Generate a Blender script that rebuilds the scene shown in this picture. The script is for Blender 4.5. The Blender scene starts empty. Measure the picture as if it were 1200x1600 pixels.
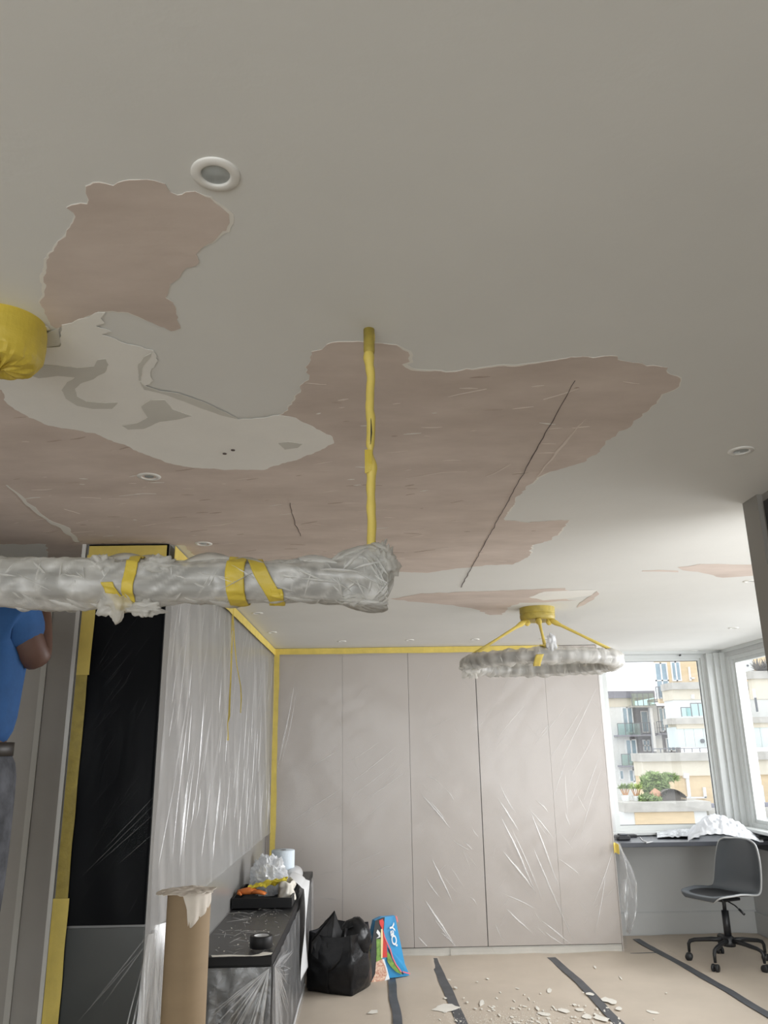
import bpy, bmesh, math, random
from mathutils import Vector, Matrix, noise
random.seed(7)
SC = bpy.context.scene
COL = SC.collection

# ------------------------------------------------------------------ camera, world, light, exposure
F, PITCH, ROLL, YAW, EYE, H = 1240.0, math.radians(16.6), math.radians(-0.9), math.radians(1.1), 1.561, 2.4
FW = Vector((math.sin(YAW)*math.cos(PITCH), math.cos(YAW)*math.cos(PITCH), math.sin(PITCH)))
R0 = Vector((math.cos(YAW), -math.sin(YAW), 0)); U0 = R0.cross(FW)
RI = math.cos(ROLL)*R0 + math.sin(ROLL)*U0
UP = -math.sin(ROLL)*R0 + math.cos(ROLL)*U0
EYEP = Vector((0, 0, EYE))
cd = bpy.data.cameras.new('camera'); cam = bpy.data.objects.new('camera', cd); COL.objects.link(cam)
cd.sensor_fit = 'VERTICAL'; cd.sensor_height = 36; cd.lens = F/1600*36; cd.clip_start = 0.02; cd.clip_end = 300
cam.matrix_world = Matrix(((RI.x, UP.x, -FW.x, 0), (RI.y, UP.y, -FW.y, 0), (RI.z, UP.z, -FW.z, EYE), (0, 0, 0, 1)))
SC.camera = cam
w = bpy.data.worlds.new('overcast_sky'); SC.world = w; w.use_nodes = True
bg = w.node_tree.nodes['Background']; bg.inputs[0].default_value = (0.93, 0.97, 1.0, 1); bg.inputs[1].default_value = 1.7

def area(name, loc, rot, sx, sy, power, col=(1, 1, 1), spread=180):
    l = bpy.data.lights.new(name, 'AREA'); l.shape = 'RECTANGLE'; l.size = sx; l.size_y = sy; l.energy = power; l.color = col; l.spread = math.radians(spread)
    o = bpy.data.objects.new(name, l); COL.objects.link(o); o.location = loc; o.rotation_euler = rot
    return o
# area lights as daylight outside the side windows and the unseen, added glazed doors
area('bay_daylight', (5.6, 5.6, 2.2), (0, math.radians(86), 0), 2.8, 4.0, 470, (0.98, 0.985, 1.0))
area('added_partition_fill', (2.42, 2.30, 1.2), (math.radians(90), 0, 0), 1.6, 2.2, 44, (0.98, 0.99, 1.0))  # fill for the far room, behind a doorway made up for it
area('added_rear_daylight', (-0.9, -3.25, 1.25), (math.radians(90), 0, 0), 3.6, 2.2, 67, (0.95, 0.985, 1.0))  # unseen rear daylight added to brighten the near ceiling
vs = SC.view_settings
vs.view_transform = 'Standard'; vs.look = 'None'; vs.gamma = 1; vs.use_curve_mapping = False; vs.exposure = 0.1
SC.cycles.use_denoising = True
SC.cycles.max_bounces = 8; SC.cycles.transparent_max_bounces = 16; SC.cycles.diffuse_bounces = 5; SC.cycles.glossy_bounces = 3
SC.cycles.sample_clamp_indirect = 4; SC.cycles.caustics_reflective = False; SC.cycles.caustics_refractive = False

def P(x, y, ax, v):
    """photo pixel -> world point on the plane axis == v"""
    d = RI*((x-600)/F) - UP*((y-800)/F) + FW
    return EYEP + d*((v-EYEP[ax])/d[ax])

# ------------------------------------------------------------------ materials
def srgb(r, g, b):
    f = lambda c: (c/12.92 if c <= .04045 else ((c+.055)/1.055)**2.4)
    return (f(r/255), f(g/255), f(b/255))
def mat(name, col, rough=.6, metal=0, var=.08, scale=6, bump=0, bscale=40, spec=.5, stretch=(1, 1, 1), col2=None, trans=0):
    m = bpy.data.materials.new(name); m.use_nodes = True
    nt = m.node_tree; N = nt.nodes; L = nt.links; b = N['Principled BSDF']
    b.inputs['Roughness'].default_value = rough; b.inputs['Metallic'].default_value = metal
    b.inputs['Specular IOR Level'].default_value = spec
    tc = N.new('ShaderNodeTexCoord'); mp = N.new('ShaderNodeMapping'); mp.inputs['Scale'].default_value = stretch
    L.new(tc.outputs['Object'], mp.inputs['Vector'])
    n = N.new('ShaderNodeTexNoise'); n.inputs['Scale'].default_value = scale; n.inputs['Detail'].default_value = 6; n.inputs['Roughness'].default_value = .6
    L.new(mp.outputs[0], n.inputs['Vector'])
    r = N.new('ShaderNodeValToRGB'); e = r.color_ramp.elements
    c2 = col2 or tuple(c*(1+var) for c in col); c1 = tuple(c*(1-var) for c in col)
    e[0].position = .3; e[0].color = (*c1, 1); e[1].position = .7; e[1].color = (*c2, 1)
    L.new(n.outputs['Fac'], r.inputs[0]); L.new(r.outputs[0], b.inputs['Base Color'])
    if trans:
        b.inputs['Transmission Weight'].default_value = trans
    if bump:
        n2 = N.new('ShaderNodeTexNoise'); n2.inputs['Scale'].default_value = bscale; n2.inputs['Detail'].default_value = 5
        L.new(mp.outputs[0], n2.inputs['Vector'])
        bp = N.new('ShaderNodeBump'); bp.inputs['Strength'].default_value = bump; bp.inputs['Distance'].default_value = .01
        L.new(n2.outputs['Fac'], bp.inputs['Height']); L.new(bp.outputs[0], b.inputs['Normal'])
    return m
def sheet_mat(name, gloss=.12, milk=.1, rough=.2, col=(.9, .91, .92), bump=.4, bscale=5, stretch=(1, 1, .2), distance=.02):
    """thin clear plastic film: see-through, partly glossy, partly milky; the 'fold' attribute (film lying double) is milkier"""
    m = bpy.data.materials.new(name); m.use_nodes = True
    nt = m.node_tree; N = nt.nodes; L = nt.links; N.remove(N['Principled BSDF'])
    out = N['Material Output']
    tr = N.new('ShaderNodeBsdfTransparent'); tr.inputs[0].default_value = (.97, .97, .97, 1)
    gl = N.new('ShaderNodeBsdfGlossy'); gl.inputs['Color'].default_value = (.95, .95, .95, 1); gl.inputs['Roughness'].default_value = rough
    df = N.new('ShaderNodeBsdfDiffuse'); df.inputs[0].default_value = (*col, 1)
    tl = N.new('ShaderNodeBsdfTranslucent'); tl.inputs[0].default_value = (*col, 1)
    at = N.new('ShaderNodeAttribute'); at.attribute_name = 'fold'
    tc = N.new('ShaderNodeTexCoord'); mp = N.new('ShaderNodeMapping'); mp.inputs['Scale'].default_value = stretch
    n = N.new('ShaderNodeTexNoise'); n.inputs['Scale'].default_value = bscale; n.inputs['Detail'].default_value = 7; n.inputs['Distortion'].default_value = .6
    L.new(tc.outputs['Object'], mp.inputs[0]); L.new(mp.outputs[0], n.inputs['Vector'])
    bp = N.new('ShaderNodeBump'); bp.inputs['Strength'].default_value = bump; bp.inputs['Distance'].default_value = distance
    L.new(n.outputs['Fac'], bp.inputs['Height'])
    for s in (gl, df): L.new(bp.outputs[0], s.inputs['Normal'])
    mm = N.new('ShaderNodeMixShader'); mm.inputs[0].default_value = .4; L.new(df.outputs[0], mm.inputs[1]); L.new(tl.outputs[0], mm.inputs[2])
    a1 = N.new('ShaderNodeMath'); a1.operation = 'MULTIPLY_ADD'; a1.inputs[1].default_value = .45; a1.inputs[2].default_value = milk; a1.use_clamp = True
    L.new(at.outputs['Fac'], a1.inputs[0])
    m1 = N.new('ShaderNodeMixShader'); L.new(a1.outputs[0], m1.inputs[0]); L.new(tr.outputs[0], m1.inputs[1]); L.new(mm.outputs[0], m1.inputs[2])
    a2 = N.new('ShaderNodeMath'); a2.operation = 'MULTIPLY_ADD'; a2.inputs[1].default_value = .25; a2.inputs[2].default_value = gloss; a2.use_clamp = True
    L.new(at.outputs['Fac'], a2.inputs[0])
    m2 = N.new('ShaderNodeMixShader'); L.new(a2.outputs[0], m2.inputs[0]); L.new(m1.outputs[0], m2.inputs[1]); L.new(gl.outputs[0], m2.inputs[2])
    L.new(m2.outputs[0], out.inputs[0])
    return m
def glass_mat(name, refl=.05, tint=(1, 1, 1), rough=.0):
    m = bpy.data.materials.new(name); m.use_nodes = True
    nt = m.node_tree; N = nt.nodes; L = nt.links; N.remove(N['Principled BSDF'])
    tr = N.new('ShaderNodeBsdfTransparent'); tr.inputs[0].default_value = (*tint, 1)
    gl = N.new('ShaderNodeBsdfGlossy'); gl.inputs['Roughness'].default_value = rough
    mx = N.new('ShaderNodeMixShader'); mx.inputs[0].default_value = refl
    L.new(tr.outputs[0], mx.inputs[1]); L.new(gl.outputs[0], mx.inputs[2]); L.new(mx.outputs[0], N['Material Output'].inputs[0])
    return m
M = {}
M['ceiling'] = mat('ceiling_paint', (.77, .77, .74), .7, var=.03, scale=1.5, bump=.05, bscale=60)
M['pink'] = mat('pink_plaster', (.645, .545, .48), .85, var=.11, scale=2.4, stretch=(1, 2.0, 1), col2=(.745, .645, .58), bump=.12, bscale=14)
M['skim'] = mat('fresh_white_skim', (.90, .89, .845), .75, var=.04, scale=3, bump=.05)
M['greymark'] = mat('undercoat_and_shadow_grey', (.65, .64, .59), .8, var=.06, scale=5)
M['edgepaint'] = mat('broken_paint_edge', (.86, .84, .78), .7, var=.05)
M['smear'] = mat('plaster_smear', (.80, .71, .64), .8, var=.08)
M['darksmear'] = mat('plaster_drag_mark', (.48, .38, .32), .85, var=.1)
M['crack'] = mat('crack_shadow_gap', (.13, .10, .09), .9)
M['wall'] = mat('greige_wall_paint', (.52, .50, .47), .65, var=.03, bump=.04, bscale=80)
M['wallwin'] = mat('window_wall_paint', (.49, .50, .495), .6, var=.02, bump=.04, bscale=80)
M['wallwhite'] = mat('white_trim_paint', (.74, .73, .69), .5, var=.02)
M['pillar'] = mat('taupe_partition', (.30, .285, .26), .6, var=.04)
M['frame'] = mat('window_frame_paint', (.55, .57, .56), .4, var=.03)
M['seal'] = mat('rubber_seal', (.03, .03, .03), .6)
M['ward'] = mat('taupe_lacquer', (.50, .455, .42), .4, var=.015)
M['gap'] = mat('dark_gap', (.05, .045, .04), .8)
M['plinth'] = mat('pale_plinth', (.62, .60, .55), .5)
M['black'] = mat('black_gloss_panel', (.0035, .004, .005), .5, var=.1, spec=.04)
M['blackm'] = mat('black_matt', (.009, .009, .010), .45, var=.15, spec=.35)
M['dgrey'] = mat('dark_grey_glass', (.05, .055, .053), .25, var=.12, scale=2)
M['grey'] = mat('grey_gloss_panel', (.27, .265, .255), .28, var=.05)
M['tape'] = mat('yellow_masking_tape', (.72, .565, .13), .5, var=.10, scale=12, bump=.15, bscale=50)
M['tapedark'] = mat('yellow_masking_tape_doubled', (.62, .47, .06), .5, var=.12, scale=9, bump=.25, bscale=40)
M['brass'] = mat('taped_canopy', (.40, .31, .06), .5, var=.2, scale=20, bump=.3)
M['kraft'] = mat('kraft_paper', (.56, .485, .40), .75, var=.06, scale=2, bump=.2, bscale=3)
M['ftape'] = mat('grey_floor_tape', (.085, .09, .10), .5, var=.2, scale=9)
M['flake'] = mat('white_paint_flake', (.80, .77, .70), .8, var=.05)
M['card'] = mat('cardboard', (.33, .24, .145), .8, var=.05, scale=5, stretch=(1, 1, 4))
M['paper'] = mat('torn_paper', (.74, .68, .60), .8, var=.08)
M['bluepaper'] = mat('pale_blue_paper', (.68, .76, .83), .8, var=.03, bump=.15, bscale=90)
M['cloth'] = mat('off_white_rag', (.74, .71, .64), .9, var=.12, scale=14)
M['white'] = mat('white_plastic', (.78, .79, .80), .45, var=.03)
M['orange'] = mat('orange_rubber', (.75, .22, .05), .5)
M['yellow'] = mat('yellow_cloth', (.75, .62, .05), .6, var=.15, scale=20)
M['bagblack'] = mat('black_woven_plastic', (.006, .006, .007), .33, spec=.3, var=.3, scale=30, bump=.35, bscale=25)
M['baginner'] = mat('grey_bag_lining', (.07, .07, .075), .45)
M['bagblue'] = mat('bright_blue_print', srgb(55, 150, 205), .3, var=.08)
M['pinkpipe'] = mat('pink_piping', srgb(235, 120, 130), .5)
M['red'] = mat('red_print', srgb(215, 60, 55), .35, var=.1)
M['cream'] = mat('cream_print', srgb(245, 225, 170), .4)
M['green'] = mat('leaf_green_print', srgb(120, 160, 70), .4, var=.45, scale=40)
M['darkprint'] = mat('dark_leaf_print', srgb(35, 38, 40), .35, var=.3, scale=30)
M['pine'] = mat('pineapple_print', srgb(190, 85, 55), .4, scale=75, col2=srgb(245, 225, 200), var=.2)
M['whiteprint'] = mat('white_print', (.85, .87, .88), .4)
M['desk'] = mat('charcoal_desk_laminate', (.055, .06, .072), .35, var=.08)
M['shell'] = mat('slate_chair_shell', (.075, .085, .095), .45, var=.05)
M['rim'] = mat('shell_edge_highlight', (.42, .43, .43), .5)
M['metalblack'] = mat('black_powder_coat', (.015, .016, .018), .4)
M['ring'] = mat('white_downlight_ring', (.82, .81, .77), .4)
M['lens'] = mat('downlight_lens', (.42, .45, .45), .15, var=.1, scale=30)
M['core'] = mat('dark_lamp_body', (.06, .06, .06), .4)
M['shirt'] = mat('blue_cotton', srgb(42, 86, 140), .85, var=.2, scale=7, bump=.3, bscale=20)
M['skin'] = mat('brown_skin', srgb(92, 66, 56), .55, var=.1, scale=12)
M['hair'] = mat('black_hair', (.01, .009, .008), .7)
M['jeans'] = mat('grey_work_trousers', (.075, .078, .09), .85, scale=16, var=.5, bump=.3, bscale=18)
M['belt'] = mat('dark_leather_belt', (.03, .024, .02), .5)
M['boot'] = mat('tan_work_boot', (.18, .11, .06), .7)
M['alu'] = mat('aluminium', (.55, .55, .56), .35, metal=.8)
M['film_w'] = sheet_mat('wardrobe_film', gloss=.032, milk=.055, rough=.26, bump=.4, bscale=3.0, stretch=(1, 1, .6))
M['film_l'] = sheet_mat('media_wall_film', gloss=.17, milk=.13, rough=.3, bump=.5, bscale=9, stretch=(1, 1, .12), distance=.02)
M['film_c'] = sheet_mat('gathered_film', gloss=.16, milk=.10, rough=.28, bump=.6, bscale=12, stretch=(1, 1, .08), distance=.02)
M['film_b'] = sheet_mat('black_panel_film', gloss=.003, milk=.0, rough=.3, bump=.6, bscale=4, stretch=(1, 1, .2))
M['film_t'] = sheet_mat('bench_film', gloss=.16, milk=.06, rough=.3, bump=.8, bscale=7, stretch=(1, 1, 1))
M['film_s'] = sheet_mat('bench_side_film', gloss=.12, milk=.13, rough=.25, bump=.8, bscale=9, stretch=(1, 1, .5))
M['film_h'] = sheet_mat('loose_film', gloss=.10, milk=.16, rough=.2, bump=.5, bscale=10)
M['wrap'] = sheet_mat('lamp_wrap_film', gloss=.022, milk=.54, rough=.5, col=(.90, .885, .84), bump=.35, bscale=30, stretch=(1, 1, 1), distance=.012)
M['wrapw'] = sheet_mat('white_film_bundle', gloss=.08, milk=.7, rough=.3, col=(.92, .94, .97), bump=.3, bscale=25, stretch=(1, 1, 1), distance=.01)
M['glass'] = glass_mat('window_glass', .04)
# outside
M['brick'] = mat('tan_brick', (.80, .64, .43), .85, var=.07, scale=1.2, stretch=(1, 1, 6))
M['stone'] = mat('grey_coping_stone', (.56, .54, .50), .85, var=.12, scale=2)
M['render'] = mat('cream_render', (.80, .74, .62), .85, var=.03)
M['wrender'] = mat('white_render', (.84, .85, .84), .8, var=.03)
M['pblue'] = mat('pale_blue_panel', (.74, .82, .83), .5, var=.03, scale=.6)
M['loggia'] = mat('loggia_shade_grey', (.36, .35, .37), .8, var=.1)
M['slate'] = mat('slate_roof', (.30, .30, .35), .7, var=.1)
M['pvc'] = mat('white_pvc', (.88, .89, .90), .4)
M['wglass'] = mat('house_window_glass', (.36, .47, .55), .15, var=.2, scale=.8)
M['bglass'] = glass_mat('balcony_glass', .25, (.72, .90, .90), .1)
M['rail'] = mat('grey_railing', (.20, .21, .23), .5)
M['leaf'] = mat('garden_leaf', (.30, .40, .16), .7, var=.35, scale=3)
M['leaf2'] = mat('bright_yucca_leaf', (.48, .58, .18), .6, var=.3, scale=4)
M['stem'] = mat('orange_stem', (.62, .35, .18), .8)
M['pot'] = mat('white_pot', (.78, .78, .76), .6)
M['terra'] = mat('terracotta', (.62, .36, .24), .8)
M['lattice'] = mat('weathered_lattice', (.28, .26, .24), .8, var=.2, scale=4)
M['asphalt'] = mat('courtyard_paving', (.35, .34, .32), .9)

# ------------------------------------------------------------------ mesh builder
OFF = {}
class MB:
    def __init__(s, xf=None): s.v = []; s.f = []; s.a = {}; s.xf = xf
    def add(s, vs, fs, fold=0):
        b = len(s.v)
        for i, p in enumerate(vs):
            p = Vector(p)
            if s.xf is not None: p = s.xf @ p
            s.v.append(p)
            fo = fold[i] if isinstance(fold, (list, tuple)) else fold
            if fo: s.a[b+i] = fo
        s.f += [tuple(b+i for i in f) for f in fs]
        return s
    def box(s, x0, y0, z0, x1, y1, z1):
        x0, x1 = sorted((x0, x1)); y0, y1 = sorted((y0, y1)); z0, z1 = sorted((z0, z1))
        return s.add([(x0, y0, z0), (x1, y0, z0), (x1, y1, z0), (x0, y1, z0), (x0, y0, z1), (x1, y0, z1), (x1, y1, z1), (x0, y1, z1)],
                     [(3, 2, 1, 0), (4, 5, 6, 7), (0, 1, 5, 4), (1, 2, 6, 5), (2, 3, 7, 6), (3, 0, 4, 7)])
    def rbox(s, x0, y0, z0, x1, y1, z1, b=.004):
        """box with chamfered vertical and horizontal edges"""
        x0, x1 = sorted((x0, x1)); y0, y1 = sorted((y0, y1)); z0, z1 = sorted((z0, z1))
        def ring(d, z): return [(x0+d+b*(1 if not d else 0), y0+d, z), (x1-d-b*(1 if not d else 0), y0+d, z), (x1-d, y0+d+b*(1 if not d else 0), z), (x1-d, y1-d-b*(1 if not d else 0), z),
                                (x1-d-b*(1 if not d else 0), y1-d, z), (x0+d+b*(1 if not d else 0), y1-d, z), (x0+d, y1-d-b*(1 if not d else 0), z), (x0+d, y0+d+b*(1 if not d else 0), z)]
        vs = []
        for d, z in ((b, z0), (0, z0+b), (0, z1-b), (b, z1)): vs += ring(d, z)
        fs = [tuple(range(7, -1, -1)), tuple(range(24, 32))]
        for k in range(3):
            for j in range(8): fs.append((k*8+j, k*8+(j+1) % 8, k*8+8+(j+1) % 8, k*8+8+j))
        return s.add(vs, fs)
    def tube(s, path, rad, n=10, cap=True, flat=1.0, fold=0):
        path = [Vector(p) for p in path]
        if not isinstance(rad, (list, tuple)): rad = [rad]*len(path)
        vs = []; fs = []
        t0 = (path[1]-path[0]).normalized()
        u = t0.orthogonal().normalized()
        for i, p in enumerate(path):
            t = (path[min(i+1, len(path)-1)]-path[max(i-1, 0)]).normalized()
            u = (u - t*u.dot(t)).normalized(); v = t.cross(u)
            for j in range(n):
                a = 2*math.pi*j/n
                vs.append(p + u*(math.cos(a)*rad[i]) + v*(math.sin(a)*rad[i]*flat))
        for i in range(len(path)-1):
            for j in range(n): fs.append((i*n+j, i*n+(j+1) % n, (i+1)*n+(j+1) % n, (i+1)*n+j))
        if cap: fs.append(tuple(range(n-1, -1, -1))); fs.append(tuple(range((len(path)-1)*n, len(path)*n)))
        return s.add(vs, fs, fold)
    def lathe(s, prof, c, n=32, axis='z'):
        """prof: (r, h) pairs, revolved about a vertical axis through c"""
        vs = []; fs = []
        for r, h in prof:
            for j in range(n):
                a = 2*math.pi*j/n; vs.append((c[0]+math.cos(a)*r, c[1]+math.sin(a)*r, c[2]+h))
        for i in range(len(prof)-1):
            for j in range(n): fs.append((i*n+j, i*n+(j+1) % n, (i+1)*n+(j+1) % n, (i+1)*n+j))
        return s.add(vs, fs)
    def grid(s, fn, nu, nv, fold=None, wrap=False):
        vs = []; fo = []
        for i in range(nu+1):
            for j in range(nv+(0 if wrap else 1)):
                vs.append(fn(i/nu, j/nv)); fo.append(fold(i/nu, j/nv) if fold else 0)
        w_ = nv if wrap else nv+1
        fs = []
        for i in range(nu):
            for j in range(nv):
                j2 = (j+1) % nv if wrap else j+1
                fs.append((i*w_+j, i*w_+j2, (i+1)*w_+j2, (i+1)*w_+j))
        return s.add(vs, fs, fo)
    def prism(s, poly, d):
        """poly: 3D points in order; extruded by vector d"""
        n = len(poly); d = Vector(d); poly = [Vector(p) for p in poly]
        return s.add(poly+[p+d for p in poly], [tuple(range(n-1, -1, -1)), tuple(range(n, 2*n))]+[(i, (i+1) % n, n+(i+1) % n, n+i) for i in range(n)])
    def crease(s, a, b, nrm, wd, ht, fold=.8, bow=0, seg=7):
        """a pinched fold in film: a tapered tent from a to b"""
        a = Vector(a); b = Vector(b); nrm = Vector(nrm).normalized(); t = (b-a).normalized(); sd = t.cross(nrm).normalized()
        vs = []; fo = []; fs = []
        for i in range(seg+1):
            u = i/seg; k = math.sin(math.pi*min(max(u, .02), .98))**.7
            c = a.lerp(b, u) + sd*(bow*math.sin(math.pi*u)+random.uniform(-1, 1)*wd*.25)
            vs += [c-sd*wd*k, c+nrm*ht*k+sd*wd*.3*k, c+sd*wd*k]; fo += [.0, fold, .0]  # whiter ridge paints in the bright streak of the crease
        for i in range(seg):
            q = i*3
            fs += [(q, q+1, q+4, q+3), (q+1, q+2, q+5, q+4)]
        return s.add(vs, fs, fo)
    def build(s, name, m, parent=None, smooth=False, origin=None):
        if parent is None:
            if origin is None:
                xs = [p.x for p in s.v]; ys = [p.y for p in s.v]; zs = [p.z for p in s.v]
                origin = Vector(((min(xs)+max(xs))/2, (min(ys)+max(ys))/2, min(zs)))
            off = Vector(origin)
        else: off = OFF[parent]
        me = bpy.data.meshes.new(name)
        me.from_pydata([p-off for p in s.v], [], s.f)
        me.materials.append(M[m] if isinstance(m, str) else m)
        if s.a:
            at = me.attributes.new('fold', 'FLOAT', 'POINT')
            buf = [0.0]*len(s.v)
            for k, x in s.a.items(): buf[k] = x
            at.data.foreach_set('value', buf)
        bm = bmesh.new(); bm.from_mesh(me); bmesh.ops.recalc_face_normals(bm, faces=bm.faces); bm.to_mesh(me); bm.free()
        if smooth: me.polygons.foreach_set('use_smooth', [True]*len(me.polygons))
        o = bpy.data.objects.new(name, me); COL.objects.link(o)
        if parent is None: o.location = off
        else: o.parent = parent
        OFF[o] = off
        return o
def tag(o, label, cat, group=None, kind=None):
    o['label'] = label; o['category'] = cat
    if group: o['group'] = group
    if kind: o['kind'] = kind
    return o
def thing(name, label, cat, loc, group=None):
    o = bpy.data.objects.new(name, None); COL.objects.link(o); o.location = loc; o.empty_display_size = .05
    OFF[o] = Vector(loc); return tag(o, label, cat, group)
def struct(name, mb, m, label=None, smooth=False):
    o = mb.build(name, m, smooth=smooth); o['kind'] = 'structure'
    if label: o['label'] = label
    return o
def nz(p, s=1.0): return noise.noise(Vector(p)*s)
def ridged(p, s=1.0): return 1-abs(noise.noise(Vector(p)*s))*2

# ------------------------------------------------------------------ room shell
XL, YB, YW, XR = -.84, 6.92, 7.5, 3.297
struct('floor', MB().box(-3.4, -3.2, -.2, XR+.3, 7.8, -.004), 'kraft', 'floor under the brown protective paper')
ceil = struct('ceiling', MB().box(-3.4, -3.2, H, XR+.3, 7.8, H+.15), 'ceiling', 'off-white ceiling with bare pink plaster patches')
# media wall: full-height end block, upper panel wall and recessed alcove above the bench
wl = MB().box(-1.185, 3.25, .92, XL, YW, H)
struct('wall_left_foot', MB().box(-1.185, 3.25, 0, XL, 4.185, .92), 'grey', 'foot of the media wall end behind the cardboard roll')
struct('wall_left_lower', MB().box(-1.185, 4.185, 0, -.868, YW, .92), 'grey', 'grey wall strip between bench and upper media panel')
wall_left = struct('wall_left', wl, 'grey', 'glossy grey panelled media wall under plastic film')
b = MB().box(-1.172, 3.238, .955, -.842, 3.252, H-.004); b.build('black_panel', 'black', wall_left)
b = MB().box(-1.172, 3.236, 0, -.842, 3.252, .945); b.build('lower_panel', 'dgrey', wall_left)
b = MB().box(-1.20, 3.235, 0, -1.184, 3.30, H); b.build('edge_strip', 'wallwhite', wall_left)
# set-back wall to the left of the block, with its white corner bead
struct('wall_side', MB().box(-1.50, 3.75, 0, -1.18, 3.95, H), 'wall', 'greige wall beside the black panel')
struct('wall_recess', MB().box(-3.4, 3.79, 0, -1.50, 3.95, H), 'wall', 'greige wall behind the workman')
struct('trim_1', MB().box(-1.525, 3.742, 0, -1.50, 3.80, H), 'wallwhite', 'white vertical corner bead on greige wall')
struct('wall_far_left', MB().box(-3.4, -3.2, 0, -3.3, 3.9, H), 'wall', 'greige wall left of the camera')
# back wall with window opening
x0, x1, z0, z1 = 2.15, 3.145, .815, 2.37
wb = MB().box(-1.3, YW, 0, x0, YW+.25, H).box(x0, YW, 0, XR+.3, YW+.25, z0).box(x0, YW, z1, XR+.3, YW+.25, H)
struct('wall_back', wb, 'wallwin', 'pale grey wall around the far window')
# right wall: window openings in a row
wr = MB().box(XR, 2.75, 0, XR+.25, YW, .86).box(XR, 2.75, 2.33, XR+.25, YW, H).box(XR, 2.75, .86, XR+.25, 3.3, 2.33)
struct('wall_right', wr, 'wallwin', 'pale grey wall below the side windows')
# partition end at the right
pt = struct('wall_partition', MB().box(1.385, -3.2, 0, 1.55, 2.74, H), 'pillar', 'dark taupe partition end at the right edge')
MB().box(1.365, 2.645, 0, 1.56, 2.755, H).build('end_panel', 'pillar', pt)
MB().box(1.378, 2.50, 0, 1.386, 2.63, H-.03).build('dark_reveal', 'blackm', pt)
struct('wall_partition_return', MB().box(1.55, 2.5, 2.28, XR+.3, 2.75, H).box(3.25, 2.5, 0, XR+.3, 2.75, 2.28), 'wall', 'greige wall around an added light opening behind the partition')  # doorway invented behind the partition so light reaches the far room
wd = MB()
for xx in (1.551, 2.38, 3.2): wd.box(xx, 2.52, 0, xx+.05, 2.58, 2.28)
struct('added_door_1', wd, 'frame', 'unseen doors added behind the partition to let in light')
# unseen wall behind the camera, its wide glazed opening added for daylight
wn = MB().box(-3.4, -3.2, 0, -2.8, -3.1, H).box(1.0, -3.2, 0, 1.4, -3.1, H).box(-2.8, -3.2, 2.25, 1.0, -3.1, H)
struct('wall_near', wn, 'wall', 'greige wall behind the camera')
wd = MB()
for xx in (-2.8, -1.55, -.3, .95): wd.box(xx, -3.18, 0, xx+.05, -3.12, 2.25)
struct('door_2', wd, 'frame', 'added glazed doors, unseen behind the camera')
# skirting under the desk
struct('baseboard_back', MB().box(1.99, YW-.018, 0, XR, YW, .17).box(1.99, YW-.012, .17, XR, YW, .178), 'wallwin', 'pale grey skirting under the desk')
struct('baseboard_right', MB().box(XR-.018, 2.75, 0, XR, YW-.02, .17), 'wallwin', 'pale grey skirting below the side windows')

# windows
def rect_frame(mb, ax, v0, v1, a0, a1, z0, z1, t):
    def bx(p0, q0, p1, q1):
        if ax == 'y': mb.box(p0, v0, q0, p1, v1, q1)
        else: mb.box(v0, p0, q0, v1, p1, q1)
    bx(a0, z0, a0+t, z1); bx(a1-t, z0, a1, z1); bx(a0+t, z0, a1-t, z0+t); bx(a0+t, z1-t, a1-t, z1)
fr = MB(); rect_frame(fr, 'y', YW+.03, YW+.10, x0, x1, z0, z1, .035)
win1 = struct('window_1', fr, 'frame', 'far window beside the wardrobe overlooking terraces')
fr = MB(); rect_frame(fr, 'y', YW+.045, YW+.085, x0+.035, x1-.035, z0+.035, z1-.035, .022); fr.build('sash', 'frame', win1)
fr = MB(); rect_frame(fr, 'y', YW+.06, YW+.066, x0+.056, x1-.056, z0+.056, z1-.056, .005); fr.build('seal', 'seal', win1)
MB().box(x0+.057, YW+.061, z0+.057, x1-.057, YW+.065, z1-.057).build('pane', 'glass', win1)
MB().rbox(2.11, YW-.045, .795, x1+.0, YW+.03, .823).build('sill', 'frame', win1)
MB().tube([P(1062, 1024, 1, YW+.02), P(1062, 1024, 1, YW+.02)+Vector((0, -.02, 0))], .008, 8).build('catch', 'seal', win1)
# corner post with mouldings
cp = MB().box(3.145, YW-.02, 0.80, XR+.2, YW+.12, H-.026)
cp.box(3.205, YW-.045, .80, 3.25, YW-.02, H-.026).box(3.25, YW-.075, .80, XR+.05, YW-.02, H-.026)
struct('trim_2', cp, 'frame', 'moulded corner post between the two windows')
ys = [7.36, 6.02, 4.66, 3.30]
for i in range(3):
    fr = MB(); rect_frame(fr, 'x', XR+.01, XR+.09, ys[i+1], ys[i], .86, 2.33, .035)
    wn_ = struct('window_%d' % (i+2), fr, 'frame', ['side window next to the corner post', 'middle side window hidden by the partition', 'nearest side window hidden by the partition'][i])
    fr = MB(); rect_frame(fr, 'x', XR+.03, XR+.07, ys[i+1]+.035, ys[i]-.035, .895, 2.295, .03); fr.build('sash', 'frame', wn_)
    MB().box(XR+.045, ys[i+1]+.065, .925, XR+.05, ys[i]-.065, 2.265).build('pane', 'glass', wn_)
struct('trim_3', MB().box(XR, 7.36, .86, XR+.1, YW, 2.33), 'frame', 'narrow frame post beside the corner')
struct('trim_4', MB().rbox(XR-.10, 3.2, .835, XR+.02, YW-.03, .862), 'frame', 'white sill board of the side windows')
struct('trim_5', MB().box(XR-.02, 2.75, H-.03, XR, YW, H).box(2.0, YW-.02, H-.025, XR-.02, YW, H), 'frame', 'slim white ceiling trim above the windows')

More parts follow.
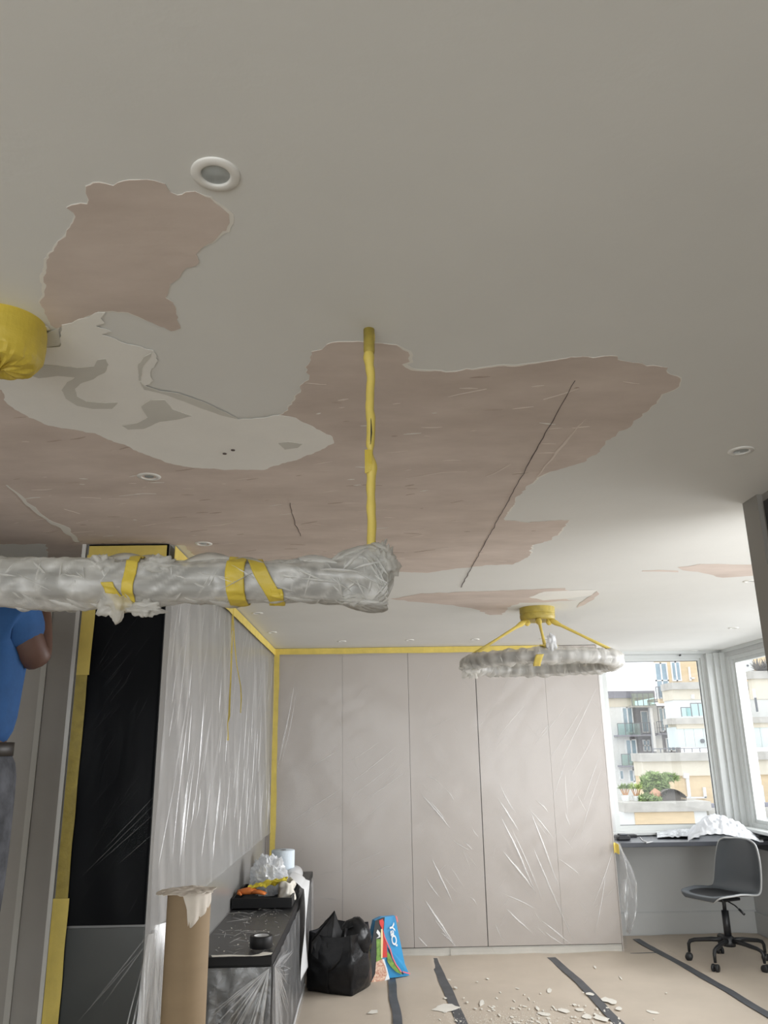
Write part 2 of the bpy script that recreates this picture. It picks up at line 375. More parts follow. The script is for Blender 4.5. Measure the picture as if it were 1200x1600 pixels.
# ------------------------------------------------------------------ ceiling patches (layers of paint and plaster with broken edges)
def jag(poly, step=.018, amp=.005, seed=0):
    out = []; n = len(poly); rnd = random.Random(seed)
    for i in range(n):
        a, b = poly[i], poly[(i+1) % n]
        k = max(1, int((b-a).length/step)); t = (b-a).normalized() if (b-a).length > 0 else Vector((1, 0, 0)); s = Vector((-t.y, t.x, 0))
        for j in range(k):
            q = a.lerp(b, j/k)
            out.append(q + s*(amp*(nz((q.x, q.y, seed), 22)*1.3 + nz((q.x, q.y, seed+3), 70)*.6)) + s*rnd.uniform(-1, 1)*amp*.25)
    return out
def patch(name, px, m, z, th=.0009, step=.018, amp=.005, seed=0, rim=0):
    poly = [P(x, y, 2, z) for x, y in px]
    j = jag(poly, step, amp, seed)
    if rim:
        n = len(j); area2 = sum(j[i].x*j[(i+1) % n].y-j[(i+1) % n].x*j[i].y for i in range(n)); sg = 1 if area2 > 0 else -1
        rp = []
        for i in range(n):
            t = (j[(i+1) % n]-j[i-1]); t = t.normalized() if t.length > 0 else Vector((1, 0, 0))
            o = Vector((t.y, -t.x, 0))*sg
            q = j[i]; k = max(0, nz((q.x, q.y, seed+9), 5)*1.6+.1)+max(0, nz((q.x, q.y, seed+5), 40))*.4
            rp.append(q + o*rim*k + Vector((0, 0, .0006)))
        MB().prism(rp, (0, 0, .0006)).build('paint_edge', 'edgepaint', ceil)
    return MB().prism(j, (0, 0, th)).build(name, m, ceil)
Z1 = lambda L: [(x/2, 200+y/2) for x, y in L]
Z2 = lambda L: [(400+x/1.5, 450+y/1.5) for x, y in L]
Z8 = lambda L: [(660+x/3.53, 920+y/3.53) for x, y in L]
A = Z1([(272,185),(290,170),(330,172),(350,178),(385,165),(440,165),(480,166),(510,178),(535,200),(555,212),(580,202),(610,198),(630,206),(660,218),(690,245),(710,270),(718,298),(705,318),(690,320),(665,350),(640,370),(615,395),(612,430),(585,440),(570,465),(550,480),(530,500),(520,530),(538,545),(548,575),(550,600),(562,625),(535,635),(500,620),(450,598),(400,578),(350,570),(310,575),(280,585),(250,600),(215,612),(195,622),(180,628),(160,615),(140,580),(127,545),(130,510),(142,490),(140,460),(148,430),(160,400),(172,370),(190,350),(208,340),(212,310),(225,285),(230,265),(212,252),(225,243),(270,238),(278,225),(272,205)])
patch('plaster_patch', A, 'pink', 2.3985, amp=.006, step=.008, seed=1, rim=.008)
B = [(-90,600),(0,606),(100,650),(250,690),(400,690)] + Z1([(875,898),(905,870),(940,820),(960,780),(965,740),(975,700)]) + \
    Z2([(180,130),(240,125),(300,128),(340,140),(360,158),(358,172),(340,180),(365,190),(420,198),(470,197),(520,190),(580,183),(640,178),(700,170),(740,160),(790,165),(840,164),(880,178),(930,182),(960,188),(965,200),(992,212),(985,230),(950,255),(910,295),(880,320),(850,340),(820,362),(795,390),(770,408),(710,425),(660,445),(620,485),(590,525),(585,545),(640,550),(700,545),(733,545),(715,570),(690,590),(645,603),(640,630),(600,648),(540,650),(450,660),(400,668),(330,665)]) + \
    [(520,893),(420,896),(330,893),(288,852),(134,851),(126,876),(75,880),(73,850),(0,850),(-90,850)]
patch('plaster_patch', B, 'pink', 2.3985, amp=.010, step=.012, seed=2, rim=.012)
W_ = Z1([(-120,740),(0,742),(92,690),(130,688),(185,684),(187,640),(200,620),(250,600),(300,580),(325,576),(310,595),(325,610),(300,620),(345,635),(320,645),(360,660),(400,675),(440,685),(475,695),(490,712),(485,735),(470,765),(475,790),(455,815),(500,825),(540,835),(600,860),(640,875),(690,895),(745,910),(800,908),(875,900),(920,908),(960,925),(1000,945),(1040,965),(1043,985),(1010,1000),(970,1020),(900,1045),(825,1067),(760,1068),(690,1068),(620,1062),(560,1055),(520,1048),(470,1025),(420,1005),(360,980),(295,955),(220,940),(150,930),(100,910),(50,880),(20,850),(5,820),(-120,805)])
patch('white_skim', W_, 'skim', 2.3972, amp=.007, step=.010, seed=3)
for k, g in enumerate([[(85,770),(110,738),(170,742),(240,750),(295,745),(305,725),(330,722),(340,740),(325,765),(290,785),(250,800),(235,815),(240,840),(270,855),(330,860),(368,858),(350,878),(290,878),(240,868),(205,845),(193,820),(210,795),(235,780),(180,775),(120,782)],
                       [(440,870),(470,850),(515,850),(540,880),(600,900),(560,910),(500,918),(450,940),(400,943),(380,930),(430,922),(460,905)],
                       [(870,985),(900,982),(945,988),(930,1000),(890,1005)],
                       [(80,640),(150,640),(185,625),(187,680),(135,686),(90,683)],
                       [(436,792),(452,806),(500,822),(560,830),(640,858),(740,906),(745,911),(690,898),(600,865),(520,834),(450,818)],  # thin ribbon painting the shadow edge of the skim in grey
                       [(431,745),(450,715),(478,700),(470,720),(445,745),(440,790),(434,790)]]):
    patch('grey_undercoat_and_shadow', Z1(g), 'greymark', 2.3964, amp=.002, step=.01, seed=10+k)
patch('white_skim', Z1([(60,602),(100,602),(150,622),(155,630),(130,636),(90,620)]), 'skim', 2.3972, amp=.001, seed=19)
Cp = [(612,936),(660,928),(700,926),(760,924),(830,921),(885,919),(888,925),(860,934),(900,938),(860,941),(815,942),(800,946),(785,960),(765,961),(750,954),(735,950),(690,944),(650,940)]
patch('plaster_patch', Cp, 'pink', 2.3985, amp=.02, step=.04, seed=4)
patch('plaster_patch', [(934,924),(938,928),(925,938),(915,944),(900,950),(912,938),(930,928)], 'pink', 2.3985, amp=.01, step=.04, seed=5)
patch('white_skim', [(825,933),(850,925),(905,922),(932,922),(925,930),(880,936),(850,938)], 'skim', 2.3976, amp=.01, step=.04, seed=6)
patch('plaster_patch', [(1060,887),(1093,882),(1133,882),(1173,883),(1193,887),(1210,897),(1173,900),(1127,903),(1100,895),(1067,891)], 'pink', 2.3985, amp=.012, step=.04, seed=7)
patch('plaster_patch', [(1004,892),(1030,891),(1060,892),(1060,894),(1030,893),(1004,893)], 'pink', 2.3985, amp=.004, step=.04, seed=8)
def streak(px, wds, m, z, name, amp=.004, seed=0):
    pts = [P(x, y, 2, z) for x, y in px]; L_ = []; R_ = []
    fine = []
    for i in range(len(pts)-1):
        k = max(2, int((pts[i+1]-pts[i]).length/.03))
        for j in range(k): fine.append((pts[i].lerp(pts[i+1], j/k), wds[i]+(wds[i+1]-wds[i])*j/k))
    fine.append((pts[-1], wds[-1]))
    for i, (p, ww) in enumerate(fine):
        t = (fine[min(i+1, len(fine)-1)][0]-fine[max(i-1, 0)][0]).normalized(); s = Vector((-t.y, t.x, 0))
        c = p + s*amp*nz((p.x*14, p.y*14, seed)); e = ww*(.7+.6*abs(nz((p.x*40, p.y*40, seed+1))))
        L_.append(c+s*e); R_.append(c-s*e)
    MB().prism(L_+R_[::-1], (0, 0, .0006)).build(name, m, ceil)
streak([(899,595),(845,690),(790,790),(745,872),(720,918)], [.0008,.0016,.0016,.002,.003], 'crack', 2.3968, 'crack', .006, 1)
streak([(914,654),(876,700),(838,745)], [.001,.006,.002], 'smear', 2.3972, 'plaster_smear', .006, 2)
streak([(10,758),(55,797),(75,812),(95,822),(122,847)], [.003,.012,.007,.02,.01], 'edgepaint', 2.3968, 'filled_crack', .012, 3)
streak([(452,786),(462,820),(470,838)], [.001,.002,.001], 'crack', 2.3976, 'crack', .006, 4)
for k, (px, ww) in enumerate([([(320,823),(345,820),(362,817)], .008), ([(352,880),(362,884)], .01), ([(440,872),(470,868)], .01), ([(520,866),(552,870)], .018), ([(100,796),(125,803)], .006), ([(635,748),(690,738),(730,737)], .003), ([(120,818),(138,814)], .006), ([(240,820),(265,815)], .004), ([(380,838),(420,834)], .006), ([(760,745),(800,725)], .006), ([(660,860),(700,856)], .008), ([(560,800),(610,795)], .004), ([(700,620),(760,608)], .006), ([(850,625),(905,608)], .008)]):
    streak(px, [ww*.3]+[ww]*(len(px)-2)+[ww*.4], 'smear', 2.3976, 'plaster_smear', .008, 20+k)
def inside(x, y, poly):
    c = False
    for i in range(len(poly)):
        (xa, ya), (xb, yb) = poly[i-1], poly[i]
        if (ya > y) != (yb > y) and x < (xb-xa)*(y-ya)/(yb-ya)+xa: c = not c
    return c
rs = random.Random(5); k = 0
while k < 150:
    x = rs.uniform(20, 1000); y = 590+300*rs.random()**.7; ln = rs.uniform(4, 34); dy = rs.uniform(-.18, .06)*ln
    if not (inside(x, y, B) and inside(x+ln, y+dy, B)) or inside(x, y, W_) or inside(x+ln, y, W_): continue
    ww = rs.uniform(.0012, .005)
    streak([(x, y), (x+ln*.5, y+dy*.5), (x+ln, y+dy)], [ww*.2, ww, ww*.2], rs.choice(('smear', 'smear', 'smear', 'edgepaint', 'darksmear', 'darksmear')), 2.3977, 'plaster_smear', .012, 50+k); k += 1
for px in ((351,709.5), (364,704)):
    p = P(*px, 2, 2.395); MB().lathe([(.0001, 0), (.006, 0), (.006, .002)], p, 10).build('screw_hole', 'crack', ceil)

# downlights
def downlight(x, y, label, r=.037, group='recessed ceiling downlights'):
    p = P(x, y, 2, H)
    t = thing('downlight', label, 'downlight', (p.x, p.y, H-.008), group)
    c = (p.x, p.y, H)
    MB().lathe([(r*.58, -.0005), (r*.60, -.003), (r*.66, -.0042), (r*.95, -.0034), (r, -.0015), (r, 0)], c, 48).build('ring', 'ring', t, smooth=True)
    MB().lathe([(.0001, -.0030), (r*.25, -.0024), (r*.45, -.0012), (r*.60, -.0006)], c, 32).build('lens', 'lens', t, smooth=True)
downlight(337, 272, 'large round white downlight above the upper pink plaster patch')
downlight(233, 744, 'white downlight in pink plaster, nearest the white skimmed patch')
downlight(318, 849, 'white downlight in pink plaster just right of the black panel')
downlight(1158, 704, 'white downlight near the taupe partition at the right')
downlight(1172, 908, 'downlight half hidden behind the taupe partition end')
downlight(402, 958, 'downlight below the wrapped bar, nearest the media wall tape')
downlight(425, 988, 'downlight near the corner where media wall and wardrobe meet')
downlight(534, 1002, 'first downlight from the left above the wardrobe doors')
downlight(640, 1000, 'second downlight from the left above the wardrobe doors')
downlight(742, 999, 'downlight left of the ring chandelier above the wardrobe')
downlight(850, 998, 'downlight seen between the chandelier cords above the wardrobe')
downlight(1146, 981, 'downlight above the side window near the partition')
downlight(1083, 1017, 'small downlight right above the far window head')

# ------------------------------------------------------------------ wardrobe
t = thing('wardrobe', 'wide taupe fitted wardrobe with five tall flat doors', 'wardrobe', ((XL+1.96)/2, YB+.3, 0))
MB().box(XL+.002, YB+.02, .05, 1.955, YW-.005, H-.002).build('carcass', 'gap', t)
xs = [-.806, -.246, .317, .896, 1.492, 1.952]
gp = [.004, .002, .003, .007, .0012, .002]
for i in range(5):
    MB().rbox(xs[i]+gp[i]*.5, YB, .065, xs[i+1]-gp[i+1]*.5, YB+.019, H-.004, .0015).build('door', 'ward', t)
MB().box(XL+.002, YB+.004, .92, xs[0]-.002, YB+.02, H-.004).box(-.866, YB+.004, .065, xs[0]-.002, YB+.02, .92).build('filler_strip', 'ward', t)
MB().box(XL+.002, YB+.012, 0, 1.955, YB+.03, .058).build('plinth', 'plinth', t)
MB().box(1.953, YB, 0, 1.962, YW-.004, H-.002).build('side_panel', 'ward', t)
st = MB()
for a, c in ((-.05, .55), (.6, 1.95)): st.box(a, YB+.004, .002, c, YB+.011, .05)
tag(st.build('plinth_tape', 'plinth'), 'cream masking strip along the foot of the wardrobe', 'tape')

# plastic film over the wardrobe: hangs just in front of the doors with pinched folds
yf = YB-.022
sh = MB()
def wf(u, v):
    x = -.80+u*(1.985+.80); z = .03+v*(2.335-.03)
    d = .010*nz((x*1.3, z*1.1, 2)) + .006*nz((x*4+z*2, z*2.5, 5)) + .003*ridged((x*5-z*3, z*3, 8))
    d *= min(1, (1-v)*6+.1)
    if u > .985: d += (u-.985)*1.5
    return (x, yf-.004+d*.9, z)
sh.grid(wf, 130, 110)
def wc(x0_, y0_, x1_, y1_, wd=.006, ht=.008, fold=.8, bow=0):
    a = P(x0_, y0_, 1, yf-.004); b = P(x1_, y1_, 1, yf-.004)
    sh.crease(a, b, (0, -1, 0), wd, ht, fold, bow)
Q = lambda x, y: (400+x/2.069, 980+y/2.069)
for (a, b_, c, d, ww) in [(535,540,625,648,.008),(560,560,610,620,.006),(570,750,635,890,.007),(550,810,590,870,.005),(548,885,645,1030,.009),(575,940,645,1035,.006),(595,985,648,1035,.007),(525,1000,555,1035,.006),(785,555,850,660,.007),(795,620,905,865,.008),(800,725,900,850,.009),(830,660,925,880,.005),(890,600,985,860,.007),(900,720,1025,1010,.007),(805,865,900,910,.006),(810,910,890,985,.007),(925,950,1020,1028,.006),(935,985,1000,1028,.005),(980,750,1045,800,.005),(790,510,840,600,.004),(905,560,945,600,.006),(885,590,960,680,.005),(1000,600,1015,640,.004),(640,690,690,720,.004),(690,870,715,900,.004),(775,965,800,1015,.005),(60,500,125,180,.004),(80,450,130,210,.003),(75,420,110,260,.003),(180,450,280,390,.003),(290,440,400,370,.003),(310,500,460,380,.004),(320,540,450,440,.003),(350,560,480,470,.003),(100,640,280,520,.003),(150,660,300,560,.002),(300,660,420,560,.002),(540,330,640,290,.002),(560,360,600,340,.002),(700,330,740,300,.002),(920,350,960,300,.003),(780,360,870,250,.003),(900,380,1000,260,.003),(940,440,1060,250,.003),(980,450,1100,200,.004),(1020,480,1100,330,.003),(960,560,1000,440,.003),(1060,560,1110,420,.004),(1050,680,1120,450,.003),(1090,900,1160,700,.004),(1095,990,1130,800,.005),(1000,470,1010,620,.003),(200,800,280,790,.002),(200,870,270,880,.003),(290,860,440,780,.002),(300,770,420,720,.002),(200,940,260,960,.003),(390,790,440,770,.004),(670,690,700,720,.005),(610,520,640,560,.004),(550,480,600,510,.003),(700,650,720,680,.003)]:
    p0 = Q(a, b_); p1 = Q(c, d)
    wc(*p0, *p1, wd=ww*1.15, ht=ww*1.3, fold=min(.9, .22+ww*75), bow=random.uniform(-.01, .01))
for k in range(110):
    x = random.uniform(-.75, 1.9); z = random.uniform(.1, 2.2); an = random.choice((1.0, -1.05))+random.uniform(-.25, .25); ln = random.uniform(.04, .22)
    sh.crease((x, yf-.003, z), (x+ln*math.cos(an), yf-.003, z+ln*math.sin(an)), (0, -1, 0), .002, .0025, random.uniform(.1, .35))
tag(sh.build('dust_sheet', 'film_w', smooth=True), 'clear creased plastic sheet taped over the wardrobe doors', 'plastic sheet')
# loose tail of that film at the wardrobe's right end, with its bit of tape
def tl(u, v):
    z = .80-v*.66; wdt = .012+.115*math.sin(math.pi*v**1.5)**.8
    x = 1.985+u*wdt+.015*math.sin(v*7)
    return (x, YB-.01+.05*math.sin(u*9+v*5)+.012*nz((u*5, v*9, 1)), z+.01*nz((u*6, v*3, 4)))
tg = MB().grid(tl, 14, 40, fold=lambda u, v: max(0, nz((u*8, v*5, 7)))*.9+(.3 if u > .9 else 0)+.1)
tag(tg.build('film_tail', 'film_h', smooth=True), 'loose tail of clear film hanging beside the desk', 'plastic sheet')
p = P(960, 1325, 1, YB-.03)
def tp(u, v): return (p.x-.018+u*.04, YB-.075+.012*math.sin(u*4), p.z-.035+v*.075+.006*math.sin(u*5))
o = MB().grid(tp, 6, 6).build('tape_scrap', 'tape'); o.modifiers.new('s', 'SOLIDIFY').thickness = .002
tag(o, 'scrap of yellow tape at the wardrobe corner by the desk', 'tape')

# ------------------------------------------------------------------ yellow masking tape strips
def strip(name, mb, label, m='tape'): return tag(mb.build(name, m), label, 'masking tape')
def wavy(a, b, wdir, wd, nrm, n=40, amp=.004, lift=.003):
    """tape strip from a to b, width wd along wdir, lying on a surface with normal nrm"""
    a = Vector(a); b = Vector(b); wdir = Vector(wdir).normalized(); nrm = Vector(nrm).normalized()
    mb = MB(); vs = []; fs = []
    for i in range(n+1):
        u = i/n; c = a.lerp(b, u); e = amp*nz((c.x*6, c.y*6, c.z*6)); l = lift+.002*nz((c.x*9+3, c.y*9, c.z*9))
        for k in (0, 1):
            w0 = c+wdir*(0 if k == 0 else wd+e)
            vs += [w0+nrm*(l-.002), w0+nrm*l]
    for i in range(n):
        q = i*4
        fs += [(q+1, q+3, q+7, q+5), (q, q+4, q+6, q+2), (q, q+1, q+5, q+4), (q+2, q+6, q+7, q+3)]
    fs += [(0, 2, 3, 1), (n*4, n*4+1, n*4+3, n*4+2)]
    return mb.add(vs, fs)
strip('masking_tape', wavy((-.84, YB-.033, H-.004), (1.62, YB-.033, H-.004), (0, 0, -1), .05, (0, -1, 0), 60), 'yellow masking tape running along the ceiling above the wardrobe')
strip('masking_tape', wavy((XL+.018, 3.26, H-.006), (XL+.018, YB-.03, H-.006), (0, 0, -1), .055, (1, 0, 0), 60), 'yellow masking tape along the top of the media wall')
strip('masking_tape', wavy((XL+.012, YB-.036, H-.05), (XL+.012, YB-.036, .70), (1, 0, 0), .045, (0, -1, 0), 50, .006), 'yellow masking tape down the corner between media wall and wardrobe')
strip('masking_tape', wavy((-1.168, 3.23, H-.012), (-.846, 3.23, H-.012), (0, 0, -1), .048, (0, -1, 0), 20), 'yellow masking tape across the top of the black panel')
strip('masking_tape', wavy((-1.172, 3.228, H-.05), (-1.172, 3.228, 1.86), (1, 0, 0), .052, (0, -1, 0), 20), 'upper yellow masking tape piece down the left of the black panel')
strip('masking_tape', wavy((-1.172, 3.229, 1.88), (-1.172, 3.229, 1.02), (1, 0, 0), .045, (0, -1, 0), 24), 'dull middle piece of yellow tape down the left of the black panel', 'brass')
strip('masking_tape', wavy((-1.178, 3.226, 1.05), (-1.178, 3.226, .0), (1, 0, 0), .058, (0, -1, 0), 24), 'lower yellow masking tape piece beside the dark grey panel')
def strand(pts, wd, label):
    vs = []; fs = []
    pts = [Vector(q) for q in pts]
    for i, q in enumerate(pts):
        s = Vector((1, .25*math.sin(i*1.3), 0)).normalized()*wd*(1+.25*math.sin(i*2.1)); n_ = Vector((0, -.0008, 0))
        vs += [q-s, q+s, q+s+n_, q-s+n_]
    for i in range(len(pts)-1):
        for k in range(4): fs.append((i*4+k, i*4+(k+1) % 4, i*4+4+(k+1) % 4, i*4+4+k))
    strip('tape_strand', MB().add(vs, fs), label)
YS = 4.72
strand([P(x, y, 1, YS) for x, y in [(364,950),(362,1000),(361,1050),(359,1090),(358,1120),(356,1130)]]+[P(356, 1157, 1, YS)], .005, 'long loose strand of yellow tape hanging before the media wall')
strand([P(x, y, 1, YS+.03) for x, y in [(364,952),(366,1000),(370,1040),(376,1072),(377,1090),(376,1114)]], .003, 'shorter curved strand of yellow tape hanging before the media wall')

# ------------------------------------------------------------------ film over the media wall
fl = MB()
def lf(u, v):
    y = 3.262+u*(YB-.05-3.262); z = .925+v*(2.345-.925)
    d = .012*nz((y*1.6, z*.8, 3)) + .009*nz((y*7+z*1.2, z*.9, 6)) + .004*ridged((y*11+z*2, z*1.2, 9))
    return (XL+.012+d*min(1, (1-v)*5+.15), y, z)
fl.grid(lf, 150, 50, fold=lambda u, v: max(0, nz((u*30+v*4, v*2.0, 4))-.1)*.9)
for k in range(110):
    y = 3.3+3.5*random.random()**1.6; z = random.uniform(1.0, 2.3); ln = random.uniform(.12, .5); an = math.radians(random.uniform(52, 84))
    dz = ln*math.sin(an); dy = ln*math.cos(an)
    z2 = min(2.32, z+dz); y2 = min(6.8, y+dy)
    fl.crease((XL+.02, y, max(.94, z)), (XL+.02, y2, z2), (1, 0, 0), random.uniform(.001, .0028), random.uniform(.002, .004), random.uniform(.08, .38), random.uniform(-.02, .02))
tag(fl.build('dust_sheet', 'film_l', smooth=True), 'silvery crinkled plastic sheet covering the grey media wall', 'plastic sheet')
# curtain of film falling to the floor at the near end of the media wall
cu = MB()
def cf(u, v):
    z = .925*(1-v); sp = v**1.2
    y = 3.215-.02*sp+u*(.80+.05*sp)
    x = XL+.02+.03*sp+(.02+.035*sp)*math.sin(u*26+v*2)+.012*nz((u*9, v*4, 2))
    if u < .14: x -= (.14-u)*1.05*sp; y -= (.14-u)*1.2*sp
    return (x, y, max(.004, z))
cu.grid(cf, 110, 40, fold=lambda u, v: max(0, math.sin(u*95+v*3+4*nz((u*9, v*1.5, 1))))*.8*(.3+.7*v))
for k in range(70):
    u0 = random.random()**1.6*.9; v0 = random.uniform(0, .5); v1 = min(1, v0+random.uniform(.25, .7))
    cu.crease(cf(u0, v0), cf(min(1, u0+random.uniform(-.03, .05)), v1), (.8, -.6, 0), random.uniform(.002, .006), random.uniform(.004, .010), random.uniform(.2, .9), random.uniform(-.01, .01))
tag(cu.build('dust_sheet', 'film_c', smooth=True), 'gathered plastic film falling to the floor behind the cardboard roll', 'plastic sheet')
# thin film over the black panel
bf = MB()
def bfn(u, v): return (-1.165+u*(.318), 3.222+.003*nz((u*4, v*9, 1)), .02+v*2.31)
bf.grid(bfn, 10, 60)
for k in range(46):
    z = random.uniform(.9, 2.2); x = random.uniform(-1.15, -.92); ln = random.uniform(.06, .24); an = math.radians(random.uniform(48, 66))
    bf.crease((x, 3.219, z), (min(-.85, x+ln*math.cos(an)), 3.219, z+ln*math.sin(an)), (0, -1, 0), .0012, .002, random.uniform(.02, .08))
for (a, b_, c, d) in [(125,1372,240,1258),(150,1352,243,1270),(160,1330,245,1240),(185,1350,242,1300)]:
    bf.crease(P(a, b_, 1, 3.219), P(c, d, 1, 3.219), (0, -1, 0), .0015, .003, .3)
for (a, b_, c, d) in [(140,1575,236,1455),(160,1570,238,1462),(120,1598,215,1490)]:
    bf.crease(P(a, b_, 1, 3.216), P(c, d, 1, 3.216), (0, -1, 0), .004, .004, .35)
tag(bf.build('dust_sheet', 'film_b', smooth=True), 'thin clear film stretched over the tall black panel', 'plastic sheet')

# ------------------------------------------------------------------ media bench
BX0, BX1, BY0, BY1, BZ = -.866, -.48, 4.19, YB-.04, .635
t = thing('media_bench', 'low black media bench along the left wall under film', 'bench', ((BX0+BX1)/2, (BY0+BY1)/2, 0))
MB().rbox(BX0, BY0, BZ-.042, BX1, BY1, BZ-.004, .002).build('top', 'blackm', t)
MB().box(BX0, BY0+.02, 0, BX1-.008, BY1, BZ-.042).build('body', 'blackm', t)
MB().box(BX0, BY0+.008, 0, BX1-.02, BY0+.02, BZ-.06).build('front_panel', 'dgrey', t)
bt = MB()
def tf(u, v):
    x = BX0+u*(BX1-BX0); y = BY0+v*(BY1-BY0)
    return (x, y, BZ+.001+.006*max(0, nz((x*5, y*3, 1)))+.004*ridged((x*9+y, y*2, 3)))
bt.grid(tf, 26, 110)
for k in range(90):
    x = random.uniform(-.82, -.5); y = random.uniform(4.25, 6.1); an = random.uniform(0, 6.28); ln = random.uniform(.03, .16)
    bt.crease((x, y, BZ+.004), (min(-.49, x+ln*math.cos(an)), max(BY0+.01, y+ln*math.sin(an)), BZ+.004), (0, 0, 1), .0025, .004, random.uniform(.2, .8))
tag(bt.build('dust_sheet', 'film_t', smooth=True), 'crinkled clear film lying on top of the black bench', 'plastic sheet')
bs = MB()
def sf(u, v):
    y = BY0-.006+u*(BY1-BY0); z = (BZ-.045)*(1-v)+.004
    return (BX1+.006+.012*v+.01*max(0, nz((y*6, z*3, 1)))+.006*nz((y*14+z*7, z*6, 4)), y, z)
bs.grid(sf, 120, 30, fold=lambda u, v: max(0, nz((u*22, v*4, 3)))*.7)
for k in range(60):
    an = math.radians(random.uniform(8, 82)); ln = random.uniform(.15, .62)
    z1_ = BZ-.05-ln*math.sin(an)*.9; y1_ = BY0+.03+ln*math.cos(an)*1.6
    if z1_ < .03: continue
    bs.crease((BX1+.012, BY0+.01, BZ-.05), (BX1+.016, y1_, z1_), (1, 0, 0), .003, .006, random.uniform(.2, .7), random.uniform(-.02, .02))
tag(bs.build('dust_sheet', 'film_s', smooth=True), 'milky film hanging down the right side of the bench', 'plastic sheet')
bn = MB()
def nf(u, v):
    x = -.84+u*(BX1+.84); z = (BZ-.05)*(1-v)+.004
    fan = math.sin((u+.35*v)*24)
    return (x, BY0-.012-.03*v-.012*fan*v-.01*abs(nz((x*9, z*6, 2))), z)
bn.grid(nf, 60, 30, fold=lambda u, v: max(0, math.sin((u+.35*v)*24))*.5*v+max(0, nz((u*9, v*9, 5)))*.3)
for k in range(16):
    an = random.uniform(.15, 1.2); ln = random.uniform(.3, .56)
    bn.crease((BX1-.01, BY0-.02, BZ-.05), (BX1-.01-ln*math.sin(an)*.6, BY0-.045, BZ-.05-ln*math.cos(an)), (0, -1, 0), .006, .008, random.uniform(.3, .8))
tag(bn.build('dust_sheet', 'film_t', smooth=True), 'fanned clear film over the near end of the bench', 'plastic sheet')
# paint specks on the bench film
sp = MB()
for k in range(90):
    x = random.uniform(-.82, -.5); y = random.uniform(4.2, 6.0)**1; r = random.uniform(.001, .004)*(1.6 if y < 4.6 else 1)
    n_ = 5; a0 = random.random()*6
    sp.prism([(x+r*random.uniform(.6, 1.3)*math.cos(a0+i*6.283/n_), y+1.6*r*math.sin(a0+i*6.283/n_), BZ+.010) for i in range(n_)], (0, 0, .0008))
tag(sp.build('paint_specks', 'flake'), 'tiny white paint specks strewn over the bench film', 'paint specks', kind='stuff')
# torn white strip on near edge of the bench
poly = [P(x, y, 2, BZ+.010) for x, y in [(330,1493),(360,1492),(392,1493.5),(405,1491),(412,1488),(426,1489),(424,1491.5),(404,1494),(360,1494.5),(331,1495.5)]]
tag(MB().prism(jag(poly, .012, .004, 2), (0, 0, .0015)).build('torn_strip', 'flake'), 'ragged white paper strip along the near bench edge', 'paper')
# roll of black tape
p = P(408, 1480, 2, BZ+.012); c = (p.x, p.y, BZ+.012)
t = thing('tape_roll', 'roll of wide black tape standing on the bench film', 'tape roll', c)
MB().lathe([(.036, .001), (.036, .052), (.037, .053), (.054, .053), (.0555, .051), (.0555, .002), (.054, 0), (.037, 0), (.036, .001)], c, 40).build('tape', 'blackm', t, smooth=True)
MB().lathe([(.033, .002), (.033, .0525), (.036, .0525), (.036, .002), (.033, .002)], c, 40).build('core', 'white', t, smooth=True)

# tray with clutter at the far end of the bench
TY0, TY1, TX0, TX1 = 5.30, 5.85, -.86, -.495
t = thing('paint_tray', 'shallow black tray of clutter on the far bench end', 'tray', ((TX0+TX1)/2, (TY0+TY1)/2, BZ+.012))
z = BZ+.012
MB().box(TX0, TY0, z, TX1, TY1, z+.006).build('base', 'blackm', t)
MB().box(TX0, TY0, z+.006, TX1, TY0+.008, z+.055).box(TX0, TY1-.008, z+.006, TX1, TY1, z+.055).box(TX0, TY0+.008, z+.006, TX0+.008, TY1-.008, z+.055).box(TX1-.008, TY0+.008, z+.006, TX1, TY1-.008, z+.055).build('rim', 'blackm', t)
# crumpled film with shiny fragments on the front of tray
fm = MB()
def blob(c, r, n=26, m_=16, rough=.45, freq=3.0, seed=0, squash=(1, 1, 1), zmin=None, fold=None):
    def f(u, v):
        th = math.pi*u; ph = 2*math.pi*v
        d = Vector((math.sin(th)*math.cos(ph), math.sin(th)*math.sin(ph), math.cos(th)))
        k = 1+rough*(nz(d*freq+Vector((seed, 0, 0)))+.6*ridged(d*freq*2+Vector((0, seed, 0)))-.5)
        q = Vector(c)+Vector((d.x*squash[0], d.y*squash[1], d.z*squash[2]))*r*k
        if zmin is not None: q.z = max(zmin, q.z)
        return q
    return f, m_, n
def crumple(name, m, label, cat, c, r, parent=None, **k):
    f, a_, b_ = blob(c, r, k.pop('n', 44), k.pop('m_', 28), **k)
    o = MB().grid(f, a_, b_, wrap=True, fold=lambda u, v: max(0, nz((u*9, v*14, 3)))*.6).build(name, m, parent, smooth=k.get('smooth', False))
    if label: tag(o, label, cat)
    return o
p = P(418, 1372, 1, 5.72)
crumple('film_bundle', 'wrapw', 'crumpled heap of clear white film in the black tray', 'plastic film', (p.x, 5.72, z+.115), .115, rough=.34, freq=3.2, seed=3, squash=(1.05, .85, 1.15), zmin=z+.008)
